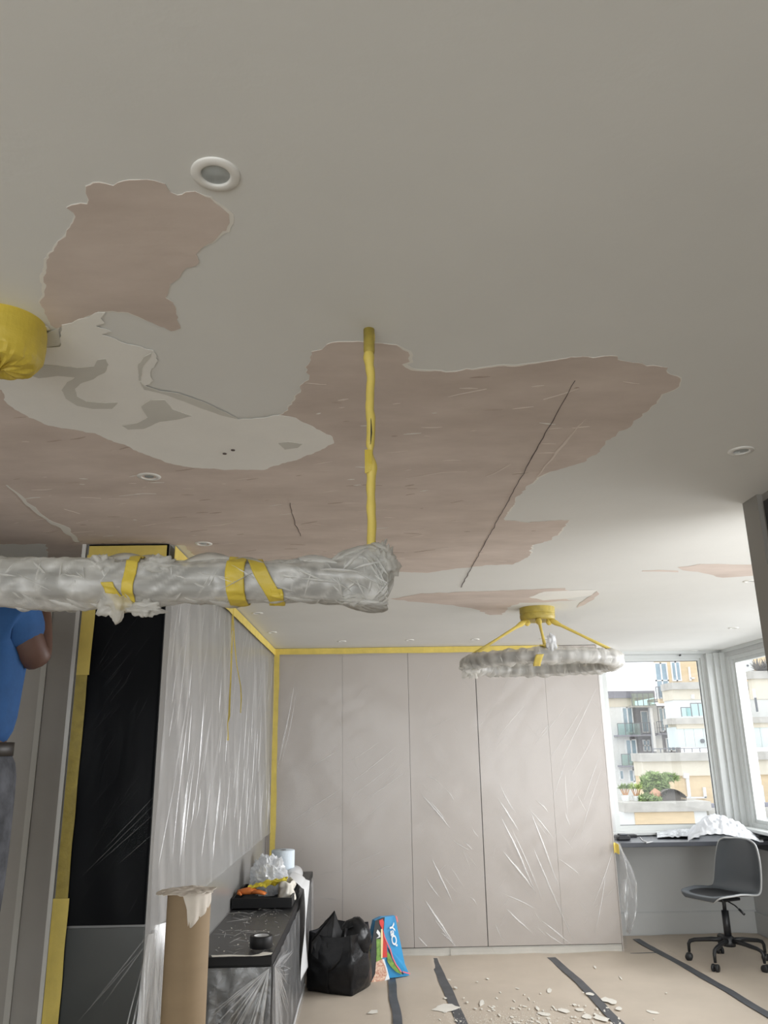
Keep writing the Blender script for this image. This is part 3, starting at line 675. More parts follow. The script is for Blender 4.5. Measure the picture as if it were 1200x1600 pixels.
# orange glove fingers
t = thing('rubber_glove', 'orange rubber glove lying at the tray front', 'glove', (-.80, 5.40, z+.055))
gz = z+.066
MB().tube([(-.845, 5.44, gz+.006), (-.81, 5.43, gz+.008), (-.77, 5.425, gz+.012), (-.73, 5.43, gz+.008)], [.012, .021, .024, .016], 12, flat=.7).build('palm', 'orange', t, smooth=True)
for k in range(4):
    a = Vector((-.745, 5.40+.018*k, gz+.006)); MB().tube([a, a+Vector((.03, -.014, .002)), a+Vector((.06, -.02-.006*k, -.004)), a+Vector((.078, -.022, -.009))], [.010, .010, .009, .005], 8).build('finger', 'orange', t, smooth=True)
MB().tube([(-.83, 5.425, gz), (-.835, 5.40, gz+.002), (-.815, 5.375, gz-.002)], [.011, .010, .006], 8).build('thumb', 'orange', t, smooth=True)
# yellow cloth
def yc(u, v):
    x = -.79+u*.24; y = 5.42+v*.18
    return (x, y, z+.075+.05*u*(1-.3*v)+.025*nz((u*5, v*4, 2))+.012*ridged((u*9, v*7, 3)))
o = MB().grid(yc, 26, 18).build('dust_cloth', 'yellow', smooth=False); o.modifiers.new('s', 'SOLIDIFY').thickness = .003
tag(o, 'crumpled bright yellow cloth lying across the black tray', 'cloth')
# rag
def rg(u, v):
    a = u*2*math.pi; r = .052*(1+.35*nz((math.cos(a)*2, math.sin(a)*2, v*3)))*(1-.15*v)
    return (-.545+math.cos(a)*r, 5.48+math.sin(a)*r*1.2, z+.012+v*.115+.02*nz((math.cos(a), math.sin(a), v*4)))
o = MB().grid(rg, 36, 12).build('rag', 'cloth', smooth=True); o.modifiers.new('s', 'SOLIDIFY').thickness = .004
tag(o, 'bunched off-white rag at the right of the tray', 'rag')
# blue roll
p = P(442, 1350, 1, 6.2); c = (p.x, 6.2, BZ+.012)
zt = P(442, 1328, 1, 6.2).z-BZ-.012
t = thing('paper_roll', 'upright pale blue roll of wiping paper on the bench', 'paper roll', c)
MB().lathe([(.022, .0), (.08, 0), (.083, .004), (.083, zt-.004), (.08, zt), (.022, zt)], c, 48).build('paper', 'bluepaper', t, smooth=True)
MB().lathe([(.020, .001), (.022, .001), (.022, zt-.001), (.020, zt-.001)], c, 24).build('core', 'card', t, smooth=True)
# white roll lying behind the rag and its loose end hanging over the side
c0 = P(468, 1366, 1, 6.02)
t = thing('lining_paper_roll', 'white paper roll with its end hanging down beside the bench', 'paper roll', (c0.x, 6.02, BZ+.012))
rr = .055; cx = BX1-.035; zc = BZ+.012+rr
MB().tube([(cx-.05, 5.62, zc), (cx-.05, 6.28, zc)], rr, 32).build('roll', 'white', t, smooth=True)
def hs(u, v):
    y = 5.60+u*.34
    if v < .25:
        a = math.pi/2*(1-v/.25); return (cx-.05+(rr+.002)*math.cos(a)+.052*(v/.25), y, zc+(rr+.002)*math.sin(a))
    k = (v-.25)/.75
    return (BX1+.035+.012*math.sin(k*5+u*2), y-.03*k, zc-k*.52)
o = MB().grid(hs, 10, 40).build('loose_end', 'white', t, smooth=True); o.modifiers.new('s', 'SOLIDIFY').thickness = .0015
# white cable along the foot of the bench
pts = [P(x, y, 2, .008) for x, y in [(476,1538),(471,1556),(466,1572),(459,1600),(448,1640)]]
tag(MB().tube(pts, .007, 10).build('cable', 'white', smooth=True), 'white cable on the floor along the bench foot', 'cable')

# ------------------------------------------------------------------ cardboard roll
RC = (-.632, 3.0); RT = 1.10; RR = .073
t = thing('cardboard_roll', 'tall brown cardboard roll standing before the bench', 'cardboard tube', (RC[0], RC[1], 0))
MB().lathe([(.001, 0), (RR, 0), (RR, RT-.002), (RR-.002, RT), (RR-.008, RT), (RR-.008, RT-.04)], (RC[0], RC[1], 0), 48).build('tube', 'card', t, smooth=False)
for p_ in t.children: p_.data.polygons.foreach_set('use_smooth', [len(f.vertices) == 4 for f in p_.data.polygons])
# torn paper cap: a disc with ragged overhang folding down
def capf(u, v):
    a = 2*math.pi*v; k = 1+.30*nz((math.cos(a)*2.2, math.sin(a)*2.2, 4))+.22*max(0, math.cos(a-3.5))**3
    r = u*(RR+.016)*k; over = max(0, r-RR)
    return (RC[0]+math.cos(a)*r, RC[1]+math.sin(a)*r, RT+.006+.005*nz((math.cos(a)*r*40, math.sin(a)*r*40, 1))-over*.12+.002*math.sin(a*5)*u)
o = MB().grid(capf, 12, 48, wrap=True).build('torn_cap', 'paper', t); o.modifiers.new('s', 'SOLIDIFY').thickness = .0015
def flap(pts2, name, m='paper'):
    # pts2: (angle from camera direction in radians, drop) outline wrapped round the tube
    base = -math.pi/2
    def on(a, d, r): return Vector((RC[0]+math.cos(base+a)*r, RC[1]+math.sin(base+a)*r, RT+.004-d))
    mb = MB(); n = 14
    vs = []; fs = []
    (al, ar) = (pts2[0][0], pts2[-1][0])
    def low(a):
        for i in range(len(pts2)-1):
            if pts2[i][0] <= a <= pts2[i+1][0]:
                k = (a-pts2[i][0])/(pts2[i+1][0]-pts2[i][0]); return pts2[i][1]+(pts2[i+1][1]-pts2[i][1])*k
        return 0
    N_ = 40
    for i in range(N_+1):
        a = al+(ar-al)*i/N_; d = low(a)
        for k in range(5): vs.append(on(a, d*k/4, RR+.0015+.003*math.sin(i*.6)*(k/4)))
    for i in range(N_):
        for k in range(4): fs.append((i*5+k, i*5+k+1, i*5+6+k, i*5+5+k))
    o = mb.add(vs, fs).build(name, m, t, smooth=True); o.modifiers.new('s', 'SOLIDIFY').thickness = .001
flap([(-.1, .0), (.0, .02), (.12, .045), (.2, .10), (.35, .105), (.6, .085), (.9, .07), (1.3, .05), (1.7, .0)], 'torn_flap')
def on_tube(a, d): return Vector((RC[0]+math.cos(-math.pi/2+a)*(RR+.001), RC[1]+math.sin(-math.pi/2+a)*(RR+.001), RT-d))
vs = []; fs = []
for i in range(13):
    a = .35+i*.09; e = .47-.06*math.sin((a-.35)*1.4)
    vs += [on_tube(a, e), on_tube(a, .60)]
for i in range(12): fs.append((i*2, i*2+1, i*2+3, i*2+2))
o = MB().add(vs, fs).build('paper_remnant', 'paper', t, smooth=True); o.modifiers.new('s', 'SOLIDIFY').thickness = .001

# ------------------------------------------------------------------ floor paper, seam tape, debris
seams = [(-.475, -.475), (.135, .135), (.50, .50), (1.42, 1.42), (2.33, 2.33), (XR-.03, XR-.03)]
names = ['brown floor paper strip beside the bench and bags', 'narrow brown floor paper strip below the blue bag', 'brown floor paper strip between the second and third tape lines', 'brown floor paper strip with most paint flakes before the wardrobe', 'brown floor paper strip under the office chair']
for i in range(5):
    xa, xb = seams[i][0], seams[i+1][0]
    yend = 6.93 if i < 3 else (6.93 if i == 3 else 7.47)
    def pf(u, v, xa=xa, xb=xb, yend=yend, i=i):
        x = xa+u*(xb-xa); y = -1+v*(yend+1)
        if v > .55: pass
        e = min(1, u*6, (1-u)*6)
        return (x, y, .0015+e*(.0045+.009*max(0, nz((x*2.2+y*.8, y*1.7, i)))+.005*max(0, ridged((x*1.7-y*2.2, y*1.5+x, i+4))-.55)))
    o = MB().grid(pf, 22, 150).build('floor_paper', 'kraft', smooth=True)
    tag(o, names[i], 'floor paper', 'kraft paper strips covering the floor')
o = MB().box(1.96, 6.93, 0, 2.33, 7.47, .003).build('floor_paper', 'kraft'); tag(o, 'small brown floor paper piece between wardrobe and desk wall', 'floor paper', 'kraft paper strips covering the floor')
def ftape(pts, wd, label):
    pts = [Vector(p_) for p_ in pts]; fine = []
    for i in range(len(pts)-1):
        for j in range(24): fine.append(pts[i].lerp(pts[i+1], j/24))
    fine.append(pts[-1]); vs = []; fs = []
    for i, q in enumerate(fine):
        tt = (fine[min(i+1, len(fine)-1)]-fine[max(i-1, 0)]).normalized(); s = Vector((-tt.y, tt.x, 0))*(wd/2*(1+.12*nz((q.x*5, q.y*5, 2))))
        zz = .0075+.0015*nz((q.x*9, q.y*9, 1)); q = q+Vector((tt.y, -tt.x, 0))*.008*nz((q.x*3, q.y*3, 8))
        for sgn in (-1, 1): vs += [(q+s*sgn).xy.to_3d()+Vector((0, 0, zz)), (q+s*sgn).xy.to_3d()+Vector((0, 0, zz+.0012))]
    for i in range(len(fine)-1):
        q = i*4; fs += [(q+1, q+3, q+7, q+5), (q, q+4, q+6, q+2), (q, q+1, q+5, q+4), (q+2, q+6, q+7, q+3)]
    tag(MB().add(vs, fs).build('floor_tape', 'ftape'), label, 'floor tape', 'dark tape lines on the floor paper')
FP = lambda x, y: P(x, y, 2, .008)
ftape([FP(608,1500), FP(617,1570), FP(622,1600), FP(640,1730)], .055, 'dark floor tape line running out from under the blue bag')
ftape([FP(677,1497), FP(703,1556), FP(724,1600), FP(790,1760)], .062, 'dark floor tape line starting at the wardrobe foot right of the blue bag')
ftape([FP(862,1496), FP(905,1534), FP(968,1600), FP(1130,1780)], .062, 'dark floor tape line between the wardrobe and the paint flakes')
ftape([FP(994,1467), FP(1034,1490), FP(1100,1526), FP(1200,1585), FP(1330,1665)], .062, 'long dark floor tape line passing the office chair')
ftape([FP(972,1490), FP(1034,1488)], .014, 'short thin dark tape line at the wardrobe corner')
def flake_mesh(px, py, rx, ry, rot, seed):
    c = FP(px, py); rnd = random.Random(seed); n_ = 11 if rx > 12 else 7
    pts = []
    for i in range(n_):
        a = 6.283*i/n_; k = rnd.uniform(.6, 1.15)
        x_ = px+(math.cos(a)*rx*math.cos(rot)-math.sin(a)*ry*math.sin(rot))*k; y_ = py+(math.cos(a)*rx*math.sin(rot)+math.sin(a)*ry*math.cos(rot))*k
        pts.append(FP(x_, y_)+Vector((0, 0, .002+rnd.uniform(0, .002))))
    return MB().prism(pts, (0, 0, .001))
big = [(697,1576,22,6,-.05,'largest white paint flake lying across the second dark tape line'),(583,1582,11,3,-.15,'white paint flake on the paper left of the first tape line'),(753,1568,4,6,.3,'upright pale paint flake between two tape lines'),(858,1549,5,4,.4,'small pale flake left of the third tape line'),(923,1554,8,3,.1,'white flake stuck on the third dark tape line'),(952,1564,13,5,.3,'oval white flake just right of the third tape line'),(880,1580,11,4,.2,'flat white flake left of the third tape line'),(905,1578,10,3,.1,'thin white flake beside the third tape line'),(968,1577,6,4,.2,'squarish white flake right of the third tape line'),(905,1579,3,2,0,None),(850,1585,12,3,.2,'long white flake in the middle of the flake heap'),(840,1576,5,3,.7,'curled white flake above the flake heap'),(930,1512,3,2,.6,'lone small flake near the wardrobe foot'),(940,1592,14,5,.3,'large white flake at the lower end of the third tape'),(918,1589,10,5,.1,'broad white flake touching the third tape line'),(1020,1582,10,2,.2,'thin flake on bare paper before the chair')]
k = 0
for (a, b_, c, d, e, lab) in big:
    if lab: tag(flake_mesh(a, b_, c, d, e, k).build('paint_flake', 'flake'), lab, 'paint flake', 'paint flakes on the floor paper')
    k += 1
for i in range(85):
    a = random.gauss(835, 75); b_ = random.uniform(1545, 1600)**1; b_ = max(b_, 1600-abs(random.gauss(0, 28))) if random.random() < .8 else b_-20
    if a < 560 or a > 1050: continue
    tag(flake_mesh(a, b_, random.uniform(1.2, 3.8), random.uniform(.8, 1.8), random.uniform(0, 1), i).build('paint_flake', 'flake'), 'one of many small white paint crumbs scattered on the brown paper', 'paint flake', 'small paint crumbs on the floor paper')
du = MB()
for i in range(900):
    c = FP(random.gauss(800, 60), 1604-abs(random.gauss(0, 14))); r = random.uniform(.001, .0035); a0 = random.random()*6
    du.prism([(c.x+r*math.cos(a0+q*1.57), c.y+r*1.3*math.sin(a0+q*1.57), .012) for q in range(4)], (0, 0, .0008))
tag(du.build('plaster_dust', 'flake'), 'white plaster dust sprinkled at the picture bottom', 'dust', kind='stuff')

# ------------------------------------------------------------------ black bag
A_, B_, C_, D_ = Vector((-.455, 6.03, 0)), Vector((-.145, 5.88, 0)), Vector((-.02, 6.16, 0)), Vector((-.33, 6.31, 0))
bh = P(560, 1452, 1, 6.05).z
t = thing('carrier_bag', 'large black woven shopping bag slumped beside the bench', 'bag', ((A_+C_)/2))
def ringpt(v):
    q = (v % 1)*4; i = int(q); k = q-i; cs = [A_, B_, C_, D_]
    a, b_ = cs[i], cs[(i+1) % 4]
    return a.lerp(b_, k), (a+b_)/2-(A_+C_)/2, k
def bagf(u, v):
    p0, out, k = ringpt(v); ctr = (A_+C_)/2
    bul = math.sin(math.pi*k)*.035*math.sin(math.pi*min(1, u*1.1+.05))
    sc = 1-.08*u**2-.03*(u < .05)
    q = ctr+(p0-ctr)*sc+out.normalized()*bul
    crumple_ = .010*nz((q.x*6, q.y*6, u*3))+.004*ridged((q.x*9, q.y*9, u*6))
    q = q+out.normalized()*crumple_
    h = bh*(1+.06*math.cos(v*6.283*1+2.2)-.05*math.sin(math.pi*k))
    return Vector((q.x, q.y, .012+u*h))
bb = MB().grid(bagf, 34, 96, wrap=True)
nb = len(bb.v); bb.f.append(tuple(range(95, -1, -1)))
bb.build('body', 'bagblack', t, smooth=True)
def inn(u, v):
    q = bagf(1-u*.45, v); c = (A_+C_)/2; q = Vector((c.x+(q.x-c.x)*.95, c.y+(q.y-c.y)*.95, q.z-.002)); return q
ib = MB().grid(inn, 8, 96, wrap=True); ib.f.append(tuple(range(8*96, 9*96))); ib.build('lining', 'baginner', t)
# contents bulging at the right top
f, a_, b_ = blob((-.13, 6.09, bh*.80), .15, 40, 24, rough=.08, freq=2.4, seed=8, squash=(.78, .80, .95))
MB().grid(f, a_, b_, wrap=True).build('bulging_top', 'bagblack', t, smooth=True)
# raised front corner flap: peak with the grey inside showing
pk = P(523, 1426, 1, 6.02)
Fp = lambda x, y, Y: P(x, y, 1, Y)
flp = [Fp(487,1470,6.0), Fp(505,1447,6.01), Fp(523,1425,6.02), Fp(521,1448,6.02), Fp(514,1480,6.0), Fp(512,1520,5.955), Fp(498,1500,5.98), Fp(486,1490,6.0)]
o = MB().prism(flp, (0, -.006, 0)).build('corner_flap', 'bagblack', t)
flp = [Fp(523,1425,6.03), Fp(528,1440,6.03), Fp(534,1453,6.03), Fp(537,1458,6.03), Fp(533,1485,6.02), Fp(528,1502,6.0), Fp(513,1503,5.99), Fp(514,1480,6.02), Fp(521,1448,6.03)]
o = MB().prism(flp, (0, -.004, 0)).build('inner_flap', 'baginner', t)
def strap(pts, name='strap', wd=.016):
    MB().tube(pts, wd, 8, flat=.2).build(name, 'bagblack', t, smooth=True)
strap([Fp(487,1470,5.985), Fp(505,1447,6.0), Fp(523,1424,6.01), Fp(528,1440,6.01), Fp(534,1453,6.01), Fp(541,1452,6.0), Fp(552,1447,6.0)], wd=.010)
strap([Fp(541,1450,5.97), Fp(538,1475,5.93), Fp(532,1500,5.90), Fp(520,1512,5.895), Fp(514,1518,5.90)], wd=.014)
strap([Fp(513,1470,5.985), Fp(513,1510,5.935), Fp(512,1552,5.92)], wd=.012)
strap([Fp(548,1450,6.05), Fp(560,1446,6.08), Fp(570,1450,6.12), Fp(574,1470,6.15), Fp(577,1500,6.14)], wd=.014)

# ------------------------------------------------------------------ blue shopper
E0, E1 = Vector((-.04, 6.235, 0)), Vector((.235, 6.34, 0))
ux = (E1-E0).normalized(); bn_ = Vector((ux.y, -ux.x, 0)); bhh = P(610, 1432, 1, 6.30).z
t = thing('shopping_bag', 'bright blue printed shopping bag with fruit motif beside the black bag', 'bag', (E0+E1)/2+Vector((0, .06, 0)))
def bpx(zx, zy, lift=0.0):
    """point of the bag front from the crop's pixel (front plane leans back slightly)"""
    x, y = 570+zx/12.8, 1420+zy/12.8
    d = RI*((x-600)/F) - UP*((y-800)/F) + FW
    n_ = Vector((bn_.x, bn_.y, .10)).normalized()
    k = (E0-EYEP).dot(n_)/d.dot(n_)
    return EYEP + d*k + n_*lift
sil = [(30,1500),(120,700),(190,230),(330,160),(400,160),(600,140),(660,420),(740,800),(800,1100),(880,1290),(890,1330),(820,1400),(640,1450),(300,1480)]
front = [bpx(*q) for q in sil]
for q in front: q.z = max(q.z, .012)
bk = Vector((-bn_.x*.13, -bn_.y*.13, 0))
mb = MB(); n = len(front); ctr = sum(front, Vector())/n
vs = [q for q in front]+[q+bk*(.25+.75*(1-min(1, q.z/bhh))) for q in front]
vs += [ctr+bn_*.012, ctr+bk*.8]
fs = [(i, (i+1) % n, n+(i+1) % n, n+i) for i in range(n)]+[(i, (i+1) % n, 2*n) for i in range(n)]+[(n+i, n+(i+1) % n, 2*n+1) for i in range(n)]
mb.add(vs, fs).build('body', 'bagblue', t)
def pr(name, m, pts, lift=.016):
    MB().prism([bpx(x, y, lift) for x, y in pts], bn_*.0012).build(name, m, t)
pr('dark_print', 'darkprint', [(40,1480),(125,700),(195,235),(330,170),(385,165),(370,400),(330,700),(310,950),(200,1060),(190,1300),(110,1440)], .012)
pr('leaf_print', 'green', [(215,600),(300,600),(310,950),(330,1000),(210,1060),(220,900)], .015)
pr('white_leaf', 'whiteprint', [(240,410),(295,480),(300,560),(210,590),(270,540),(215,470)], .015)
pr('red_print', 'red', [(270,230),(340,200),(365,260),(350,420),(420,650),(430,960),(340,970),(325,700),(320,380),(280,300)], .0165)
pr('cream_print', 'cream', [(305,400),(335,400),(345,600),(335,980),(305,985),(300,700)], .018)
pr('pineapple_print', 'pine', [(205,1060),(330,1000),(390,1150),(430,1290),(380,1420),(240,1455),(110,1465),(190,1290)], .0165)
pr('white_print', 'whiteprint', [(330,1000),(370,1000),(430,1200),(480,1400),(380,1430),(430,1290),(390,1150)], .0165)
pr('striped_leaf', 'green', [(430,840),(480,900),(540,1040),(610,1130),(700,1250),(720,1310),(600,1250),(500,1150),(430,1040)], .0165)
pr('seam', 'darkprint', [(430,760),(470,800),(520,930),(610,1110),(760,1290),(740,1310),(600,1140),(500,940)], .018)
pr('pink_piping', 'pinkpipe', [(360,470),(390,560),(440,680),(500,800),(545,960),(610,1100),(720,1250),(705,1270),(590,1110),(525,970),(480,810),(420,690),(365,560)], .0195)
pr('edge_piping', 'pinkpipe', [(600,140),(622,140),(650,260),(632,262)], .017)
pr('edge_piping', 'pinkpipe', [(740,1240),(890,1280),(885,1305),(745,1268)], .017)
# white lettering running down the bag
fc = bpy.data.curves.new('lettering', 'FONT'); fc.body = 'YaO\u2019'; fc.size = .15; fc.extrude = .0005; fc.offset = .0035; fc.space_character = .82
fc.materials.append(M['whiteprint'])
fo = bpy.data.objects.new('lettering', fc); COL.objects.link(fo); fo.parent = t
p0, p1, p2 = bpx(470, 300, .018), bpx(545, 780, .018), bpx(570, 290, .018)
ax = (p1-p0); ay = (p2-p0); ln_ = ax.length; ax.normalize(); az = ax.cross(ay).normalized(); ay = az.cross(ax)
dg = bpy.context.evaluated_depsgraph_get(); dg.update()
wid = max(.01, fo.dimensions.x)
s_ = ln_/wid
lm = bpy.data.meshes.new_from_object(fo.evaluated_get(dg)); bpy.data.objects.remove(fo)
fo = bpy.data.objects.new('lettering', lm); COL.objects.link(fo); fo.parent = t
fo.matrix_local = Matrix.Translation(-OFF[t]) @ Matrix(((ax.x*s_, ay.x*s_*.62, az.x, p0.x), (ax.y*s_, ay.y*s_*.62, az.y, p0.y), (ax.z*s_, ay.z*s_*.62, az.z, p0.z), (0, 0, 0, 1)))

# ------------------------------------------------------------------ desk and what lies on it
t = thing('desk', 'charcoal built-in desk top below the far window', 'desk', (2.63, 7.24, 0))
MB().rbox(1.965, 6.98, .755, XR-.002, YW-.002, .79, .003).build('top', 'desk', t)
MB().box(1.966, 7.0, .70, 1.99, YW-.002, .755).box(XR-.03, 7.0, .70, XR-.002, YW-.02, .755).build('bracket', 'desk', t)
DZ = .79
def dsk(x, y, z=DZ): return P(x, y, 2, z)
p = dsk(972, 1312); t = thing('card_reader', 'small black gadget at the left end of the desk', 'gadget', (p.x, p.y, DZ))
MB().rbox(p.x-.05, p.y-.07, DZ+.001, p.x+.055, p.y+.07, DZ+.035, .008).build('body', 'metalblack', t)
MB().rbox(p.x-.02, p.y-.03, DZ+.035, p.x+.045, p.y+.06, DZ+.045, .004).build('cover', 'desk', t)
p = dsk(988, 1308); tag(MB().rbox(p.x-.04, p.y-.03, DZ+.001, p.x+.035, p.y+.05, DZ+.022, .004).build('adapter', 'metalblack'), 'small black adapter beside the gadget on the desk', 'adapter')
pts = [dsk(x, y, DZ+.005) for x, y in [(1000,1308),(1004,1313),(1012,1316),(1020,1315),(1010,1317)]]
tag(MB().tube(pts, .003, 8).build('charging_cable', 'white', smooth=True), 'thin white cable curled on the desk', 'cable')
# grey plastic mailer
def ml(u, v):
    q = dsk(1027+u*66, 1311-v*9)
    return (q.x, q.y, DZ+.006+.045*math.sin(math.pi*v)*(.35+.65*u)*(1-.3*max(0, u-.85)/.15)+.012*ridged((u*7, v*5, 2))*math.sin(math.pi*u)+.004)
o = MB().grid(ml, 40, 20).build('plastic_packet', mat('grey_poly_bag', (.42, .44, .46), .25, var=.5, scale=12, bump=.6, bscale=20)); o.modifiers.new('s', 'SOLIDIFY').thickness = -.004
tag(o, 'shiny grey plastic packet lying on the desk', 'packet')
# heap of white film
def hp(u, v):
    q = dsk(1075+u*118, 1317-v*16)
    prof = (max(0, math.sin(math.pi*min(1, u*1.06)))**.6)*(1-.55*max(0, u-.30)/.70)
    hh = .165*prof*math.sin(math.pi*(.12+.80*v))
    hh *= 1+.30*nz((u*4, v*2, 2))+.16*ridged((u*11+v*7, v*6-u*3, 6))+.16*nz((u*17, v*11, 4))
    return (min(q.x+.012*nz((u*9, v*9, 1)), XR-.012), min(q.y, YW-.03), DZ+.006+max(0, hh))
o = MB().grid(hp, 90, 44, fold=lambda u, v: max(0, nz((u*14, v*9, 2)))*.5).build('film_heap', 'wrapw', smooth=True)
tag(o, 'heap of crumpled white plastic film on the desk', 'plastic film')
p = P(1190, 1316, 2, DZ); tag(MB().rbox(3.13, 6.99, DZ+.001, 3.27, 7.03, DZ+.03, .006).build('laptop_bag', 'metalblack'), 'black flat case at the right end of the desk', 'case')

# ------------------------------------------------------------------ office chair
cc = P(1141, 1503, 2, 0); cc = Vector((2.635, 6.52, 0))
ang = math.radians(204)       # seat faces the wardrobe side and a little toward the camera
X = Matrix.Translation(cc) @ Matrix.Rotation(ang, 4, 'Z')
t = thing('office_chair', 'slate grey shell office chair on black castors by the desk', 'chair', cc)
def shell_pt(u, v, lift=0):
    """u along the profile from the seat front to the top of the back, v across"""
    prof = [(.235, .452), (.225, .472), (.12, .468), (0, .462), (-.10, .462), (-.165, .480), (-.205, .525), (-.228, .61), (-.248, .72), (-.262, .815), (-.268, .845)]
    wid_ = [.27, .38, .435, .45, .45, .445, .445, .44, .415, .355, .25]
    q = u*(len(prof)-1); i = min(int(q), len(prof)-2); k = q-i; n_ = len(prof)-1
    def cr(f):
        a, b_, c, d = f(max(0, i-1)), f(i), f(i+1), f(min(n_, i+2))
        return .5*(2*b_+(c-a)*k+(2*a-5*b_+4*c-d)*k*k+(3*b_-a-3*c+d)*k**3)
    x = cr(lambda j: prof[j][0]); z = cr(lambda j: prof[j][1]); w_ = cr(lambda j: wid_[j])
    s = v*2-1
    seat = max(0, min(1, 1-(u-.25)/.4)); seat = seat*seat*(3-2*seat); back = 1-seat
    dish = abs(s)**2.5
    return Vector((x+.05*dish*back+.0*seat, s*w_/2, z+.035*dish*seat*min(1, u/.25)+lift))
o = MB(X).grid(lambda u, v: shell_pt(u, v), 40, 24).build('shell', 'shell', t, smooth=True)
md = o.modifiers.new('s', 'SOLIDIFY'); md.thickness = .011; md.offset = -1
md = o.modifiers.new('b', 'BEVEL'); md.width = .004; md.segments = 2
path = [shell_pt(i/40, 0) for i in range(41)]+[shell_pt(1, j/24) for j in range(1, 25)]+[shell_pt(1-i/40, 1) for i in range(1, 41)]+[shell_pt(0, 1-j/24) for j in range(1, 24)]
path.append(path[0].copy())
MB(X).tube(path, .0065, 8).build('shell_edge', 'rim', t, smooth=True)  # pale tube puts the light caught by the shell edge into colour
o = MB(X).grid(lambda u, v: shell_pt(.09+u*.37, .06+v*.88, .010+.008*math.sin(math.pi*u)*math.sin(math.pi*v)), 16, 16).build('seat_pad', 'blackm', t, smooth=True)
o.modifiers.new('s', 'SOLIDIFY').thickness = .012
MB(X).tube([(0, 0, .17), (0, 0, .36)], .026, 20).build('gas_lift_cover', 'metalblack', t, smooth=True)
MB(X).tube([(0, 0, .36), (0, 0, .44)], .014, 16).build('gas_lift', 'metalblack', t, smooth=True)
MB(X).rbox(-.09, -.08, .432, .09, .08, .452, .004).build('seat_plate', 'metalblack', t)
lv = MB(X).tube([(.03, .06, .436), (.05, .15, .42), (.055, .19, .40)], .005, 8).build('height_lever', 'metalblack', t, smooth=True)
MB(X).tube([(.055, .188, .401), (.06, .235, .375)], .009, 10).build('lever_grip', 'metalblack', lv, smooth=True)
MB(X).lathe([(.001, .12), (.045, .12), (.048, .14), (.042, .18), (.028, .19), (.001, .19)], (0, 0, 0), 24).build('hub', 'metalblack', t, smooth=True)
for k in range(5):
    a = math.radians(10+72*k)-ang
    d = Vector((math.cos(a), math.sin(a), 0))
    lg = MB(X).tube([d*.03+Vector((0, 0, .160)), d*.12+Vector((0, 0, .158)), d*.24+Vector((0, 0, .145)), d*.272+Vector((0, 0, .135)), d*.285+Vector((0, 0, .115)), d*.287+Vector((0, 0, .06))], [.017, .016, .014, .0135, .012, .010], 12).build('leg', 'metalblack', t, smooth=True)
    s = Vector((-d.y, d.x, 0)); cc_ = d*.292
    ca = MB(X)
    for sg in (-1, 1):
        ca.tube([cc_+s*sg*.006+Vector((0, 0, .027)), cc_+s*sg*.010+Vector((0, 0, .027)), cc_+s*sg*.022+Vector((0, 0, .027)), cc_+s*sg*.026+Vector((0, 0, .027))], [.020, .027, .027, .020], 20)
    ca.tube([cc_+Vector((0, 0, .05)), cc_+Vector((0, 0, .027))], .014, 12)
    ca.build('castor', 'metalblack', lg, smooth=True)

# ------------------------------------------------------------------ wrapped bar pendant
BY, BZC = 1.48, 1.868
rx0, rx1 = -1.53, .045
t = thing('bar_pendant', 'long bar lamp wrapped in cloudy plastic hanging from yellow taped rods', 'pendant lamp', (-.74, BY, BZC))
MB().tube([(rx0+.02, BY, BZC), (rx1-.03, BY, BZC)], .028, 20).build('lamp_bar', 'core', t, smooth=True)
def wr_pt(x, a, extra=0):
    e = (x-rx0)/(rx1-rx0)
    base = .047+.004*math.sin(x*9)+.003*math.sin(x*23+1)
    d_end = max(0, 1-(rx1-x)/.10)
    base += .008*d_end
    px_ = (x+.34)
    for c_, s_w in ((-.49, .035), (-.235, .05), (-.20, .03)):   # pinched under the tape bands
        base -= .006*math.exp(-((x-c_)/s_w)**2)
    ca, sa = math.cos(a), math.sin(a)
    n_ = .012*nz((x*6, ca*1.3, sa*1.3))+.006*ridged((x*9+sa*2, ca*1.6, sa*1.6+3))+.003*ridged((x*30+sa*3, ca*3, sa*3))
    r = max(.038, base+n_*.9-.006)+extra
    up_ = max(0, sa)
    top = .030*d_end*up_**2
    return Vector((x, BY+ca*r*.95, BZC+sa*r+top))
def wrap_f(u, v):
    x = rx0+u*(rx1-rx0); a = 2*math.pi*v
    p_ = wr_pt(x, a)
    if u > .975:
        k = (u-.975)/.025; c = Vector((x, BY, BZC+.008)); p_ = c+(p_-c)*(1-.75*k*k)
    if u < .02:
        k = 1-u/.02; c = Vector((x, BY, BZC)); p_ = c+(p_-c)*(1-.8*k*k)
    return p_
wm = MB().grid(wrap_f, 330, 44, wrap=True, fold=lambda u, v: max(0, ridged((u*40+v*5, v*6, 3))-.45)*.9)
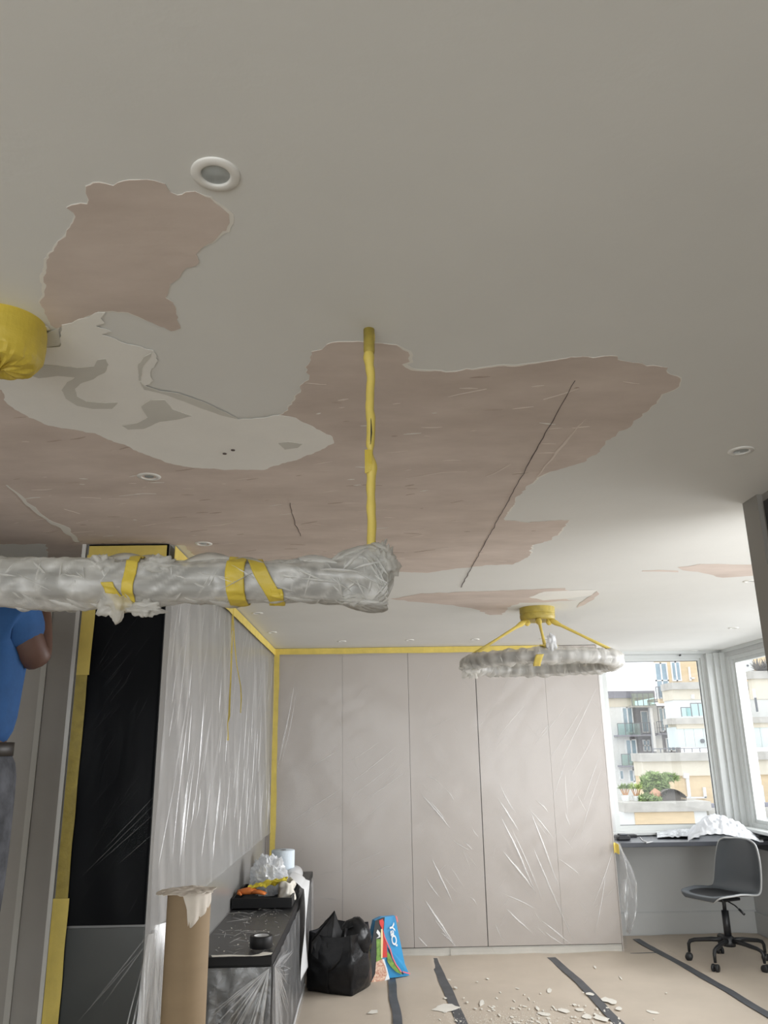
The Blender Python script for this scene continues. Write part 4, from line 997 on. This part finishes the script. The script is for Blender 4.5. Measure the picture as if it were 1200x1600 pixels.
# tufts where the film ends are knotted
for (zx, zy, r, sd, sq) in [(180,938,.030,2,(1.0,.7,1.1)),(225,951,.022,5,(1.5,.7,.7)),(158,884,.024,7,(1.1,.8,.9)),(602,884,.030,9,(.8,.9,1.2)),(250,884,.03,12,(1.3,.8,.6)),(560,938,.022,15,(1.6,.7,.5))]:
    p_ = P(zx, zy, 1, BY-.02); f, a_, b_ = blob(p_, r, 30, 20, rough=.6, freq=2.2, seed=sd, squash=sq)
    wm.grid(f, a_, b_, wrap=True, fold=lambda u, v: .3*max(0, nz((u*9, v*9, 1))))
for k in range(520):
    x = random.uniform(rx0+.06, rx1-.05); a = random.uniform(0, 6.283); ln = random.uniform(.02, .10); an = random.gauss(.9, .5)*random.choice((1, 1, -1))
    if random.random() < .25: x = rx1-.03-random.random()**2*.16
    q0 = wr_pt(x, a, -.001); q1 = wr_pt(min(rx1-.012, x+ln*math.cos(an)), a+ln*math.sin(an)/.05, -.001)
    am = a+ln*math.sin(an)/.1
    wm.crease(q0, q1, (0, math.cos(am), math.sin(am)), random.uniform(.0012, .0035), random.uniform(.002, .006)+(q1-q0).length**2/.4*.6, random.uniform(.15, .8), 0, 6)
wm.build('plastic_wrap', 'wrap', t, smooth=True)
def band(xc, wd, slant, m='tapedark', a0=0, a1=6.283, name='tape_band'):
    def bf_(u, v):
        a = a0+(a1-a0)*v; x = xc+(u-.5)*wd*(1+.2*nz((v*5, u*3, xc*9)))+slant*math.sin(a)
        return wr_pt(x, a, .004)
    o = MB().grid(bf_, 10, 60).build(name, m, t, smooth=True); o.modifiers.new('s', 'SOLIDIFY').thickness = .0012
def bx_(px, py): return P(px, py, 1, BY-.05).x
band(bx_(366, 915), .034, -.002); band(bx_(410, 915), .028, -.022); band(bx_(427, 940), .022, -.005, a0=3.7, a1=5.4)
band(bx_(199, 910), .022, .003); band(bx_(160, 935), .022, -.025, a0=3.3, a1=5.2)
band(-1.05, .03, .01)
# rods
def rod(x, k):
    rod_ = MB(); pts = []; rad = []
    for i in range(61):
        z_ = H-(H-BZC-.03)*i/60; pts.append((x+.003*nz((i*.2, 1+k, 0))+.001*math.sin(i*.55), BY+.001*math.cos(i*.4), z_))
        u = i/60; r = .0088+.0014*nz((i*.4, 5+k, 0))+.002*(1 if u < .14 else 0)*0
        if .10 < u < .16: r += .003*math.sin((u-.10)/.06*math.pi)
        if .52 < u < .58: r -= .0045*math.sin((u-.52)/.06*math.pi)
        if .58 < u < .64: r += .004*math.sin((u-.58)/.06*math.pi)
        rad.append(r)
    rd = rod_.tube(pts, rad, 14).build('rod', 'tape', t, smooth=True)
    MB().tube([(x+.001, BY-.0095, H-.20), (x+.0015, BY-.010, H-.235), (x-.0005, BY-.0095, H-.26)], [.0005, .0016, .0005], 6).build('tape_gap', 'seal', rd)
    MB().lathe([(.0105, -.055), (.0115, -.05), (.0115, 0), (.0, 0)], (x-.001, BY, H), 20).build('rod_collar', 'brass', rd, smooth=True)
    def fl_(u, v): return (x-.012+u*.014, BY-.0115-.002*math.sin(v*3), BZC+.26-.05*v-.008*u*math.sin(v*4))
    o = MB().grid(fl_, 3, 6).build('tape_flag', 'tapedark', rd); o.modifiers.new('s', 'SOLIDIFY').thickness = .001
rod(.004, 0); rod(-1.484, 4)
# ceiling rose masked in yellow
rc = (-.735, 1.445, H)
def rose(u, v):
    a = 2*math.pi*v; prof = [(.078, 0), (.081, -.018), (.082, -.05), (.078, -.078), (.066, -.094), (.04, -.100), (.002, -.098)]
    q = u*(len(prof)-1); i = min(int(q), len(prof)-2); k = q-i
    r = prof[i][0]*(1-k)+prof[i+1][0]*k; h = prof[i][1]*(1-k)+prof[i+1][1]*k
    cr = max(0, u-.35)*1.6
    r += cr*(.010*nz((math.cos(a)*3, math.sin(a)*3, h*30))+.008*ridged((math.cos(a)*4, math.sin(a)*4, h*45))-.004)
    h += cr*.008*nz((math.cos(a)*4, math.sin(a)*4, u*6))
    return (rc[0]+r*math.cos(a), rc[1]+r*math.sin(a), rc[2]+h)
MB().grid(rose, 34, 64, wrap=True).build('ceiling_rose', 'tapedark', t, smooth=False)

# ------------------------------------------------------------------ ring chandelier
CX, CY = 1.055, 4.98; RZ = 2.055; RRAD = .455
t = thing('ring_chandelier', 'ring chandelier wrapped in cloudy film under a yellow taped canopy', 'chandelier', (CX, CY, RZ))
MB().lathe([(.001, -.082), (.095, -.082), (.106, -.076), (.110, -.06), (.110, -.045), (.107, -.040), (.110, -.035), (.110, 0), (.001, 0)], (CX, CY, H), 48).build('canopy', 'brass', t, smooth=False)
def torus(rmaj, rmin, hh, name, m, amp, nu=200, nv=26, fold=None):
    def f(u, v):
        a = 2*math.pi*u; b_ = 2*math.pi*v
        fold_ = amp*(math.sin(a*34+2*nz((math.cos(a)*2, math.sin(a)*2, 1))*3)*.35+nz((math.cos(a)*7, math.sin(a)*7, math.sin(b_)*1.5))+.8*ridged((math.cos(a)*12, math.sin(a)*12, math.cos(b_)*1.2)))
        r = rmaj+math.cos(b_)*(rmin+fold_); z_ = RZ+math.sin(b_)*(hh+fold_)
        if math.sin(b_) < -.3: z_ -= amp*1.2*max(0, nz((math.cos(a)*3, math.sin(a)*3, 8)))
        return (CX+r*math.cos(a), CY+r*math.sin(a), z_)
    mb = MB(); vs = []; fo_ = []; fs = []
    for i in range(nu):
        for j in range(nv):
            vs.append(f(i/nu, j/nv)); fo_.append(max(0, math.sin(i/nu*6.283*34))*.35*(amp > 0))
    for i in range(nu):
        for j in range(nv): fs.append((i*nv+j, i*nv+(j+1) % nv, ((i+1) % nu)*nv+(j+1) % nv, ((i+1) % nu)*nv+j))
    mb.add(vs, fs, fo_)
    for i in range(420 if amp > 0 else 0):
        u0 = random.random(); v0 = random.random(); u1 = u0+random.uniform(-.008, .008); v1 = v0+random.uniform(.08, .3)
        b_ = math.pi*(v0+v1); a = math.pi*(u0+u1)
        q0 = Vector(f(u0, v0)); q1 = Vector(f(u1, v1))
        mb.crease(q0, q1, (math.cos(b_)*math.cos(a), math.cos(b_)*math.sin(a), math.sin(b_)), random.uniform(.002, .005), .004+(q1-q0).length**2/.34*.7, random.uniform(.2, .8), 0, 6)
    return mb.build(name, m, t, smooth=True)
torus(RRAD, .030, .030, 'ring_body', 'core', 0, 120, 16)
wo = torus(RRAD, .042, .039, 'plastic_wrap', 'wrap', .011)
p_ = Vector((CX-.46, CY-.14, RZ-.05))
f, a_, b_ = blob(p_, .055, 34, 22, rough=.6, freq=2.4, seed=4, squash=(1, .9, .9)); MB().grid(f, a_, b_, wrap=True).build('wrap_tuft', 'wrap', wo, smooth=True)
f, a_, b_ = blob((CX-.03, CY-RRAD-.02, RZ+.06), .040, 30, 20, rough=.5, freq=2.2, seed=6, squash=(.7, .7, 1.4)); MB().grid(f, a_, b_, wrap=True).build('wrap_tuft', 'wrapw', wo, smooth=True)
for k, a in enumerate((math.radians(197), math.radians(262), math.radians(325), math.radians(80))):
    e = Vector((CX+RRAD*math.cos(a), CY+RRAD*math.sin(a), RZ+.045)); s0 = Vector((CX+.075*math.cos(a), CY+.075*math.sin(a), H-.08))
    if k == 3: continue
    cdn = MB().tube([s0, s0.lerp(e, .12), s0.lerp(e, .2), s0.lerp(e, .5), e], [.014, .017, .010, .008, .010], 12).build('cord', 'tape', t, smooth=True)
    MB().tube([s0+Vector((0, 0, .01)), s0-Vector((0, 0, .02)), s0-Vector((0, 0, .035))], [.012, .021, .009], 10).build('cord_knot', 'tape', cdn)
def tb(u, v):
    b_ = math.radians(60)+v*math.radians(300); a = math.radians(258)+(u-.5)*.085+.05*math.sin(b_)
    r = RRAD+math.cos(b_)*.062; return (CX+r*math.cos(a), CY+r*math.sin(a), RZ+math.sin(b_)*.060)
o = MB().grid(tb, 4, 36).build('tape_band', 'tape', t, smooth=True); o.modifiers.new('s', 'SOLIDIFY').thickness = .001

# ------------------------------------------------------------------ workman on a step platform (mostly outside the left of the picture)
def skin_mesh(name, verts, edges, rad, m, parent, sub=2, root=0):
    me = bpy.data.meshes.new(name); off = OFF[parent]
    me.from_pydata([Vector(v)-off for v in verts], edges, []); me.materials.append(M[m])
    o = bpy.data.objects.new(name, me); COL.objects.link(o); o.parent = parent; OFF[o] = off
    sm = o.modifiers.new('skin', 'SKIN')
    for i, r in enumerate(rad):
        d = me.skin_vertices[0].data[i]; d.radius = r if isinstance(r, tuple) else (r, r); d.use_root = (i == root)
    sm.use_smooth_shade = True
    ss = o.modifiers.new('sub', 'SUBSURF'); ss.levels = sub; ss.render_levels = sub
    return o
MX, MY, MZ = -1.40, 2.80, .62
EL, WR_, HD = P(58, 1037, 1, 2.84), P(62, 962, 1, 2.98), P(61, 942, 1, 3.02)
t = thing('person', 'workman in blue T-shirt and grey trousers reaching up at the left edge', 'person', (MX, MY, MZ))
# body as one continuous skin: legs, torso, neck, head, arms
V = [(MX, MY, 1.56), (MX, MY+.01, 1.74), (MX, MY+.02, 1.90), (MX, MY+.02, 2.03), (MX, MY+.03, 2.09), (MX-.03, MY+.05, 2.14), (MX-.075, MY+.06, 2.22), (MX-.09, MY+.06, 2.285),
     (MX+.10, MY, 1.48), (MX+.105, MY+.02, 1.10), (MX+.105, MY-.01, .72), (MX+.105, MY+.10, .665),
     (MX-.10, MY, 1.48), (MX-.105, MY+.02, 1.10), (MX-.105, MY-.01, .72), (MX-.105, MY+.10, .665),
     (MX+.17, MY+.0, 2.00), EL, WR_, HD,
     (MX-.18, MY+.02, 2.03), (MX-.26, MY+.10, 2.18), (MX-.22, MY+.22, 2.30), (MX-.21, MY+.26, 2.34)]
Ed = [(0,1),(1,2),(2,3),(3,4),(4,5),(5,6),(6,7),(0,8),(8,9),(9,10),(10,11),(0,12),(12,13),(13,14),(14,15),(3,16),(16,17),(17,18),(18,19),(3,20),(20,21),(21,22),(22,23)]
Rd = [(.15,.105),(.145,.10),(.165,.11),(.12,.085),.055,.055,(.082,.098),(.055,.065),.088,.062,.045,.042,.088,.062,.045,.042,.068,.056,.045,.038,.068,.056,.045,.038]
skin_mesh('body', V, Ed, Rd, 'skin', t)
def hand(base, fwd, up_, sign, nm):
    fwd = Vector(fwd).normalized(); up_ = Vector(up_); up_ = (up_-fwd*up_.dot(fwd)).normalized(); sd = fwd.cross(up_)*sign; b0 = Vector(base)
    verts = [b0, b0+fwd*.05, b0+fwd*.085]; edges = [(0, 1), (1, 2)]; rad = [(.028, .02), (.036, .018), (.036, .015)]
    for k, ln in enumerate((.062, .072, .068, .052)):
        s = sd*(.03-.02*k); i = len(verts)
        verts += [b0+fwd*.085+s, b0+fwd*(.085+ln*.55)+s*1.1-up_*.008, b0+fwd*(.085+ln)+s*1.1-up_*.028]
        edges += [(2, i), (i, i+1), (i+1, i+2)]; rad += [.0095, .009, .008]
    i = len(verts); verts += [b0+fwd*.03+sd*.035, b0+fwd*.065+sd*.055-up_*.012, b0+fwd*.09+sd*.055-up_*.025]
    edges += [(0, i), (i, i+1), (i+1, i+2)]; rad += [.012, .010, .009]
    skin_mesh(nm, verts, edges, rad, 'skin', t, 2)
hand(HD, (0, .8, .45), (0, -.45, .8), -1, 'hand')
hand((MX-.21, MY+.26, 2.335), (0, .9, .05), (0, 0, 1), 1, 'hand')
# clothing
VS = [(MX, MY, 1.53), (MX, MY+.01, 1.74), (MX, MY+.02, 1.90), (MX, MY+.02, 2.03), (MX, MY+.03, 2.075), (MX+.17, MY+.0, 2.01), Vector((MX+.17, MY, 2.0)).lerp(EL, .62), (MX-.185, MY+.02, 2.035), (MX-.235, MY+.065, 2.12)]
skin_mesh('shirt', VS, [(0,1),(1,2),(2,3),(3,4),(3,5),(5,6),(3,7),(7,8)], [(.20,.135),(.205,.135),(.215,.14),(.15,.105),(.07,.07),(.095,.09),.082,.09,.08], 'shirt', t)
VT = [(MX, MY, 1.645), (MX, MY, 1.50), (MX+.10, MY, 1.40), (MX+.107, MY+.02, 1.10), (MX+.107, MY-.01, .72), (MX-.10, MY, 1.40), (MX-.107, MY+.02, 1.10), (MX-.107, MY-.01, .72)]
skin_mesh('trousers', VT, [(0,1),(1,2),(2,3),(3,4),(1,5),(5,6),(6,7)], [(.20,.135),(.215,.14),(.125,.125),.10,.08,(.125,.125),.10,.08], 'jeans', t)
def blt(u, v):
    a = 2*math.pi*v; return (MX+math.cos(a)*.190, MY+math.sin(a)*.137, 1.578+(u-.5)*.045)
o = MB().grid(blt, 2, 48, wrap=True).build('belt', 'belt', t, smooth=True); o.modifiers.new('s', 'SOLIDIFY').thickness = .004
for sx in (.105, -.105):
    skin_mesh('boot', [(MX+sx, MY-.02, .78), (MX+sx, MY-.02, .69), (MX+sx, MY+.06, .665), (MX+sx, MY+.15, .66)], [(0,1),(1,2),(2,3)], [.058, .06, (.05, .05), (.045, .04)], 'boot', t)
f, a_, b_ = blob((MX-.08, MY+.05, 2.25), .105, 32, 20, rough=.06, freq=4, squash=(.80, .95, .78)); MB().grid(f, a_, b_, wrap=True).build('hair', 'hair', t, smooth=True)
for sx in (-1, 1):
    f, a_, b_ = blob((MX-.075+sx*.083, MY+.06, 2.205), .022, 14, 10, rough=.1, squash=(.4, .7, 1.2)); MB().grid(f, a_, b_, wrap=True).build('ear', 'skin', t, smooth=True)
    f, a_, b_ = blob((MX-.08+sx*.032, MY+.148, 2.22), .011, 12, 8, rough=0); MB().grid(f, a_, b_, wrap=True).build('eye', 'white', t, smooth=True)
f, a_, b_ = blob((MX-.08, MY+.160, 2.195), .016, 14, 10, rough=.05, squash=(.8, 1.1, 1.6)); MB().grid(f, a_, b_, wrap=True).build('nose', 'skin', t, smooth=True)
f, a_, b_ = blob((MX-.08, MY+.142, 2.16), .020, 14, 8, rough=.05, squash=(1.2, .5, .35)); MB().grid(f, a_, b_, wrap=True).build('mouth', 'skin', t, smooth=True)
# hop-up platform under him, below the picture's edge
t = thing('step_platform', 'aluminium step platform under the workman, below the left edge', 'step platform', (MX, MY, 0))
MB().rbox(MX-.30, MY-.2, MZ-.05, MX+.22, MY+.28, MZ-.002, .004).build('deck', 'alu', t)
for sx, sy in ((-.27, -.18), (.19, -.18), (-.27, .25), (.19, .25)):
    MB().tube([(MX+sx, MY+sy, MZ-.05), (MX+sx*1.05, MY+sy*1.05, .012)], .018, 12).build('leg', 'alu', t, smooth=True)
MB().rbox(MX-.26, MY-.26, .28, MX+.18, MY-.17, .31, .003).build('step', 'alu', t)

# ------------------------------------------------------------------ outside: terraces across the courtyard
G = struct('ground', MB().box(-90, 8.2, -12.2, 160, 140, -12), 'asphalt', 'courtyard paving far below the window')
def zz(x, y): return (950+x/5.517, 1020+y/5.517)
def fz(parent, name, m, x0_, y0_, x1_, y1_, Y, depth=.3, px=False):
    a, b_ = ((x0_, y0_), (x1_, y1_)) if px else (zz(x0_, y0_), zz(x1_, y1_))
    ym = (a[1]+b_[1])/2; xm = (a[0]+b_[0])/2
    X0 = P(a[0], ym, 1, Y).x; X1 = P(b_[0], ym, 1, Y).x; Z0 = P(xm, b_[1], 1, Y).z; Z1_ = P(xm, a[1], 1, Y).z
    return MB().box(X0, Y, Z0, X1, Y+depth, Z1_).build(name, m, parent)
def win(parent, x0_, y0_, x1_, y1_, Y, cols=2, rows=1, px=False, t_=.09):
    a, b_ = ((x0_, y0_), (x1_, y1_)) if px else (zz(x0_, y0_), zz(x1_, y1_))
    ym = (a[1]+b_[1])/2; xm = (a[0]+b_[0])/2
    X0 = P(a[0], ym, 1, Y).x; X1 = P(b_[0], ym, 1, Y).x; Z0 = P(xm, b_[1], 1, Y).z; Z1_ = P(xm, a[1], 1, Y).z
    fr_ = MB(); rect_frame(fr_, 'y', Y-.06, Y+.06, X0, X1, Z0, Z1_, t_)
    for i in range(1, cols):
        xx = X0+(X1-X0)*i/cols; fr_.box(xx-t_*.6, Y-.06, Z0, xx+t_*.6, Y+.05, Z1_)
    for i in range(1, rows):
        z_ = Z0+(Z1_-Z0)*i/rows; fr_.box(X0, Y-.06, z_-t_*.5, X1, Y+.05, z_+t_*.5)
    o = fr_.build('window', 'pvc', parent)
    for i in range(cols):
        for j in range(rows):
            MB().box(X0+(X1-X0)*i/cols+.02, Y-.015, Z0+(Z1_-Z0)*j/rows+.02, X0+(X1-X0)*(i+1)/cols-.02, Y+.01, Z0+(Z1_-Z0)*(j+1)/rows-.02).build('pane', 'wglass', o)
def railing(parent, x0_, y0_, x1_, y1_, Y, posts=4, glass=True, px=False, bars=False):
    a, b_ = ((x0_, y0_), (x1_, y1_)) if px else (zz(x0_, y0_), zz(x1_, y1_))
    ym = (a[1]+b_[1])/2; xm = (a[0]+b_[0])/2
    X0 = P(a[0], ym, 1, Y).x; X1 = P(b_[0], ym, 1, Y).x; Z0 = P(xm, b_[1], 1, Y).z; Z1_ = P(xm, a[1], 1, Y).z
    r_ = MB().box(X0, Y-.03, Z1_-.05, X1, Y+.03, Z1_)
    for i in range(posts+1):
        xx = X0+(X1-X0)*i/posts; r_.box(xx-.025, Y-.025, Z0, xx+.025, Y+.025, Z1_)
    if bars: r_.box(X0, Y-.02, (Z0+Z1_)/2-.02, X1, Y+.02, (Z0+Z1_)/2+.02)
    o = r_.build('railing', 'rail', parent)
    if glass:
        for i in range(posts):
            MB().box(X0+(X1-X0)*i/posts+.03, Y-.01, Z0+.03, X0+(X1-X0)*(i+1)/posts-.03, Y+.01, Z1_-.06).build('glass_panel', 'bglass', o)
FAR = 2600
# building with stepped terraces
Y1, Y2, Y3, Y4, Y5 = 44.0, 49.0, 52.5, 56.0, 60.0
bb_ = thing('apartment_building', 'tan brick and white terraced apartment block opposite the window', 'building', (P(1120, 1200, 1, 52).x, 52, -12))
fz(bb_, 'tower_wall', 'brick', 385, -700, FAR, 420, Y5, .4)
win(bb_, 410, 85, 522, 395, Y5-.02, 2, 2); win(bb_, 545, 75, 627, 245, Y5-.02, 2, 1)
railing(bb_, 415, 290, 545, 400, Y5-.35, 5, False)
fz(bb_, 'pipe', 'pvc', 700, 120, 714, 240, Y5-.2, .15); fz(bb_, 'pipe', 'pvc', 712, 212, 748, 224, Y5-.2, .15)
fz(bb_, 'parapet_coping', 'stone', 548, 240, FAR, 300, Y4-.25, 2.2)
fz(bb_, 'parapet', 'render', 556, 300, FAR, 390, Y4, 2)
fz(bb_, 'upper_wall', 'wrender', 575, 390, FAR, 575, Y4+.1, 1.9)
fz(bb_, 'wall_lamp', 'pvc', 722, 360, 745, 395, Y4-.2, .2)
railing(bb_, 632, 468, 722, 550, Y3+.5, 1); railing(bb_, 716, 432, 845, 545, Y3+.1, 2)
fz(bb_, 'terrace_coping', 'stone', 548, 548, FAR, 600, Y3-.2, 1.6)
fz(bb_, 'terrace_band', 'render', 590, 600, FAR, 640, Y3, 1.5)
for k in range(12):
    fz(bb_, 'wall_panel', 'pblue', 582+k*82, 640, 582+k*82+80, 815, Y3+.06+.01*(k % 2), 1.4)
f = MB(); q = P(*zz(815, 760), 1, Y3); f.tube([(q.x, Y3-.05, q.z), (q.x, Y3+.08, q.z)], .13, 20).build('vent', 'rail', bb_)
railing(bb_, 385, 818, 1200, 856, Y2+.3, 12, False)
fz(bb_, 'parapet_coping', 'stone', 288, 850, FAR, 920, Y2-.25, 2)
fz(bb_, 'parapet', 'render', 305, 920, FAR, 1048, Y2, 1.8)
fz(bb_, 'brick_wall', 'brick', 320, 1046, FAR, 1290, Y2+.15, 1.6)
fz(bb_, 'downpipe', 'pvc', 684, 1075, 708, 1245, Y2-.05, .15); fz(bb_, 'hopper', 'pvc', 655, 1040, 700, 1080, Y2-.15, .25)
fz(bb_, 'pipe', 'pvc', 826, 1160, 848, 1250, Y2-.05, .15); fz(bb_, 'pipe', 'pvc', 680, 1242, 850, 1256, Y2-.05, .15)
fz(bb_, 'terrace_coping', 'stone', 145, 1288, 892, 1370, Y1-.2, 2.2)
fz(bb_, 'roof_edge', 'slate', 895, 1288, FAR, 1328, Y1+1.5, .6); fz(bb_, 'roof_edge', 'stone', 868, 1328, FAR, 1412, Y1+1.0, 1)
fz(bb_, 'lower_wall', 'wrender', 100, 1370, 870, 1700, Y1, 2); fz(bb_, 'lower_panel', 'brick', 236, 1372, 748, 1506, Y1-.06, .2)
fz(bb_, 'lower_wall', 'wrender', 868, 1412, FAR, 1900, Y1+1.1, 1)
fz(bb_, 'lower_sill', 'stone', 100, 1700, FAR, 2600, Y1+.1, 3)
# things seen through the side window
fz(bb_, 'stair_block', 'wrender', 1150, 1031, 1178, 1058, Y4-.4, .4, True); fz(bb_, 'planter_wall', 'render', 1176, 1060, 1240, 1092, Y3-.1, .5, True)
fz(bb_, 'planter_coping', 'stone', 1171, 1048, 1240, 1060, Y3-.3, .8, True)
fz(bb_, 'pipe', 'pvc', 1178, 1076, 1181, 1092, Y3-.25, .15, True); fz(bb_, 'vent_pipe', 'rail', 1181, 1090, 1183.5, 1112, Y3-.3, .1, True)
f = MB(); q = P(1168, 1040, 1, Y4-.4); f.tube([(q.x, Y4-.45, q.z), (q.x, Y4-.38, q.z)], .07, 14).build('vent', 'rail', bb_)
win(bb_, 1178, 1227, 1194, 1262, Y2+.12, 1, 1, True, .10)
fz(bb_, 'window_ledge', 'wrender', 1176, 1262, 1200, 1265, Y2-.05, .3, True)
# white building with balconies further left
ba = thing('balcony_building', 'white apartment house with glass balconies at the left of the window view', 'building', (P(985, 1150, 1, 68).x, 68, -12))
YA = 68.0
fz(ba, 'wall', 'wrender', -500, 385, 250, 2400, YA, 5); fz(ba, 'top_wall', 'render', -500, 388, 232, 470, YA-.05, 1)
fz(ba, 'roof', 'slate', -500, 332, 405, 392, YA-.3, 5)
fz(ba, 'loggia_wall', 'loggia', 235, 455, 620, 1060, YA+1.2, 3); fz(ba, 'inner_wall', 'wrender', 395, 440, 440, 860, YA+.6, .5)
fz(ba, 'column', 'pvc', 375, 425, 398, 850, YA-.6, .4); fz(ba, 'balcony_slab', 'slate', 230, 700, 420, 718, YA-.3, 1.4); fz(ba, 'balcony_slab', 'slate', 430, 690, 580, 706, YA-.3, 1.4)
fz(ba, 'balcony_slab', 'stone', 205, 452, 400, 468, YA-.9, 1.8); fz(ba, 'balcony_slab', 'stone', 400, 395, 565, 418, YA-.6, 1.8)
fz(ba, 'side_wall', 'wrender', 410, 700, 470, 860, YA+.3, .6)
win(ba, 125, 468, 218, 692, YA-.02, 2, 1); win(ba, 155, 745, 252, 950, YA-.02, 2, 1); win(ba, 180, 1005, 262, 1115, YA-.02, 2, 1); win(ba, 98, 1010, 138, 1095, YA-.02, 1, 1)
win(ba, 285, 500, 350, 690, YA+1.15, 1, 1); win(ba, 300, 748, 365, 850, YA+1.15, 2, 2); win(ba, 440, 470, 560, 680, YA+1.15, 3, 1); win(ba, 500, 735, 580, 850, YA+1.15, 2, 1)
railing(ba, 85, 605, 280, 712, YA-.9, 3); railing(ba, 118, 870, 295, 975, YA-.9, 3); railing(ba, 205, 345, 400, 455, YA-1.0, 4); railing(ba, 425, 590, 575, 700, YA-.35, 4, False, bars=True); railing(ba, 255, 600, 400, 705, YA-.35, 4, False)
fz(ba, 'balcony_slab', 'slate', 80, 708, 285, 722, YA-1.0, 1.0); fz(ba, 'balcony_slab', 'slate', 115, 972, 300, 986, YA-1.0, 1.0)
# terrace plants
def tuft(mb, c, r, n_, ln, seed, drop=.3):
    rnd = random.Random(seed)
    for i in range(n_):
        a = rnd.uniform(0, 6.283); e = rnd.uniform(.1, 1.3); d = Vector((math.cos(a)*math.cos(e), math.sin(a)*math.cos(e), math.sin(e))); L_ = ln*rnd.uniform(.6, 1.1)
        s = d.cross(Vector((0, 0, 1))).normalized()*.035*L_/.5
        p0_ = Vector(c); p1_ = p0_+d*L_*.55; p2_ = p0_+d*L_+Vector((0, 0, -drop*L_*math.cos(e)))
        mb.add([p0_-s*.4, p0_+s*.4, p1_+s, p1_-s, p2_], [(0, 1, 2, 3), (3, 2, 4)])
def zp(x, y, Y): return P(*zz(x, y), 1, Y)
YP = Y1+1.2
ztop = zp(500, 1288, Y1).z
def potted(x, ytop, yb, label, leafm, potm, r, stems=True, seed=1):
    c = zp(x, yb, YP); base = zp(x, 1285, YP).z-.06
    t_ = thing('potted_plant', label, 'plant', (c.x, YP, base))
    h_ = zp(x, yb, YP).z-base
    MB().lathe([(r*.7, 0), (r, h_), (r*.92, h_), (r*.9, h_-.05), (.001, h_-.05)], (c.x, YP, base), 20).build('pot', potm, t_, smooth=True)
    top = zp(x, ytop, YP).z; mid = base+h_+(top-base-h_)*.45
    mb = MB(); sm = MB()
    for i in range(5):
        dx = (i-2)*r*.35; sm.tube([(c.x+dx*.5, YP, base+h_-.05), (c.x+dx*1.4, YP+.05*(i % 2), mid)], .03, 8)
        tuft(mb, (c.x+dx*1.6, YP+.05*(i % 2), mid), r, 34, (top-mid)*1.05, seed+i)
    mb.build('foliage', leafm, t_); sm.build('stem', 'stem', t_)
potted(245, 1105, 1232, 'bright green yucca with orange stems in a white pot on the terrace', 'leaf2', 'pot', .24, seed=3)
potted(150, 1108, 1225, 'dark green palm in a bowl at the left of the terrace', 'leaf', 'pot', .24, seed=20)
def bush(x0_, y0_, x1_, y1_, Y, label, n_, seed, m='leaf'):
    mb = MB(); rnd = random.Random(seed); a = zp(x0_, y1_, Y); b_ = zp(x1_, y0_, Y); c = (a+b_)/2; base = zp(x0_, 1285, Y).z-.06
    for i in range(n_):
        q = Vector((rnd.uniform(a.x, b_.x), Y+rnd.uniform(-.25, .3), rnd.uniform(a.z, b_.z)))
        if ((q.x-c.x)/(b_.x-a.x)*2)**2+((q.z-c.z)/(b_.z-a.z)*2)**2 > 1.0+.25*nz((q.x*4, q.z*4, seed)): continue
        d = Vector((rnd.gauss(0, 1), rnd.gauss(0, 1), rnd.gauss(.3, 1))).normalized(); s = d.orthogonal().normalized()*.075
        mb.add([q-s, q+s, q+d*.24], [(0, 1, 2)])
    t_ = thing('shrub', label, 'shrub', (c.x, Y, base))
    mb.build('foliage', m, t_)
    MB().tube([(c.x, Y, base), (c.x+.03, Y, c.z)], [.05, .03], 8).build('trunk', 'stem', t_)
bush(300, 1035, 500, 1240, YP+.35, 'tall loose green shrub against the brick on the terrace', 2600, 3)
bush(430, 1045, 600, 1110, YP+.5, 'spreading thin branch of leaves before the tan brick wall', 500, 5)
bush(270, 1225, 440, 1292, YP-.25, 'low grey-green shrub at the terrace edge', 900, 8)
# arched lattice lying on the terrace
al = MB(); pts = []
for i in range(21):
    u = i/20; q0 = zp(440+u*215, 1250, YP); hgt = zp(500, 1172, YP).z-zp(500, 1252, YP).z
    zt_ = q0.z+hgt*math.sin(math.pi*min(1, .12+u*.88))**.6*(1-.35*max(0, u-.5))
    pts.append((q0.x, zt_, q0.z))
for i in range(20):
    al.add([(pts[i][0], YP-.6, pts[i][1]), (pts[i+1][0], YP-.3, pts[i+1][1]), (pts[i+1][0], YP+.4, pts[i+1][1]), (pts[i][0], YP+.4, pts[i][1]), (pts[i][0], YP-.3, pts[i][2]-.15), (pts[i+1][0], YP-.3, pts[i+1][2]-.15), (pts[i+1][0], YP+.4, pts[i+1][2]-.15), (pts[i][0], YP+.4, pts[i][2]-.15)], [(0, 1, 2, 3), (0, 4, 5, 1), (3, 2, 6, 7)])
tag(al.build('arched_cover', 'lattice'), 'dark arched cover standing on the terrace by the shrub', 'cover')
tag(MB().tube([zp(365, 1232, YP-.2), zp(410, 1215, YP-.2), zp(460, 1225, YP-.2)], [.15, .30, .12], 12).build('clay_pot', 'terra', smooth=True), 'tipped terracotta pot beside the arched cover', 'pot')
mb = MB()
for k in range(7): tuft(mb, P(1184+k*4, 1049, 1, Y3+.05), .2, 26, .95, 60+k, .1)
tag(mb.build('planter_grass', 'lattice'), 'dry grasses in the planter seen through the side window', 'plant')
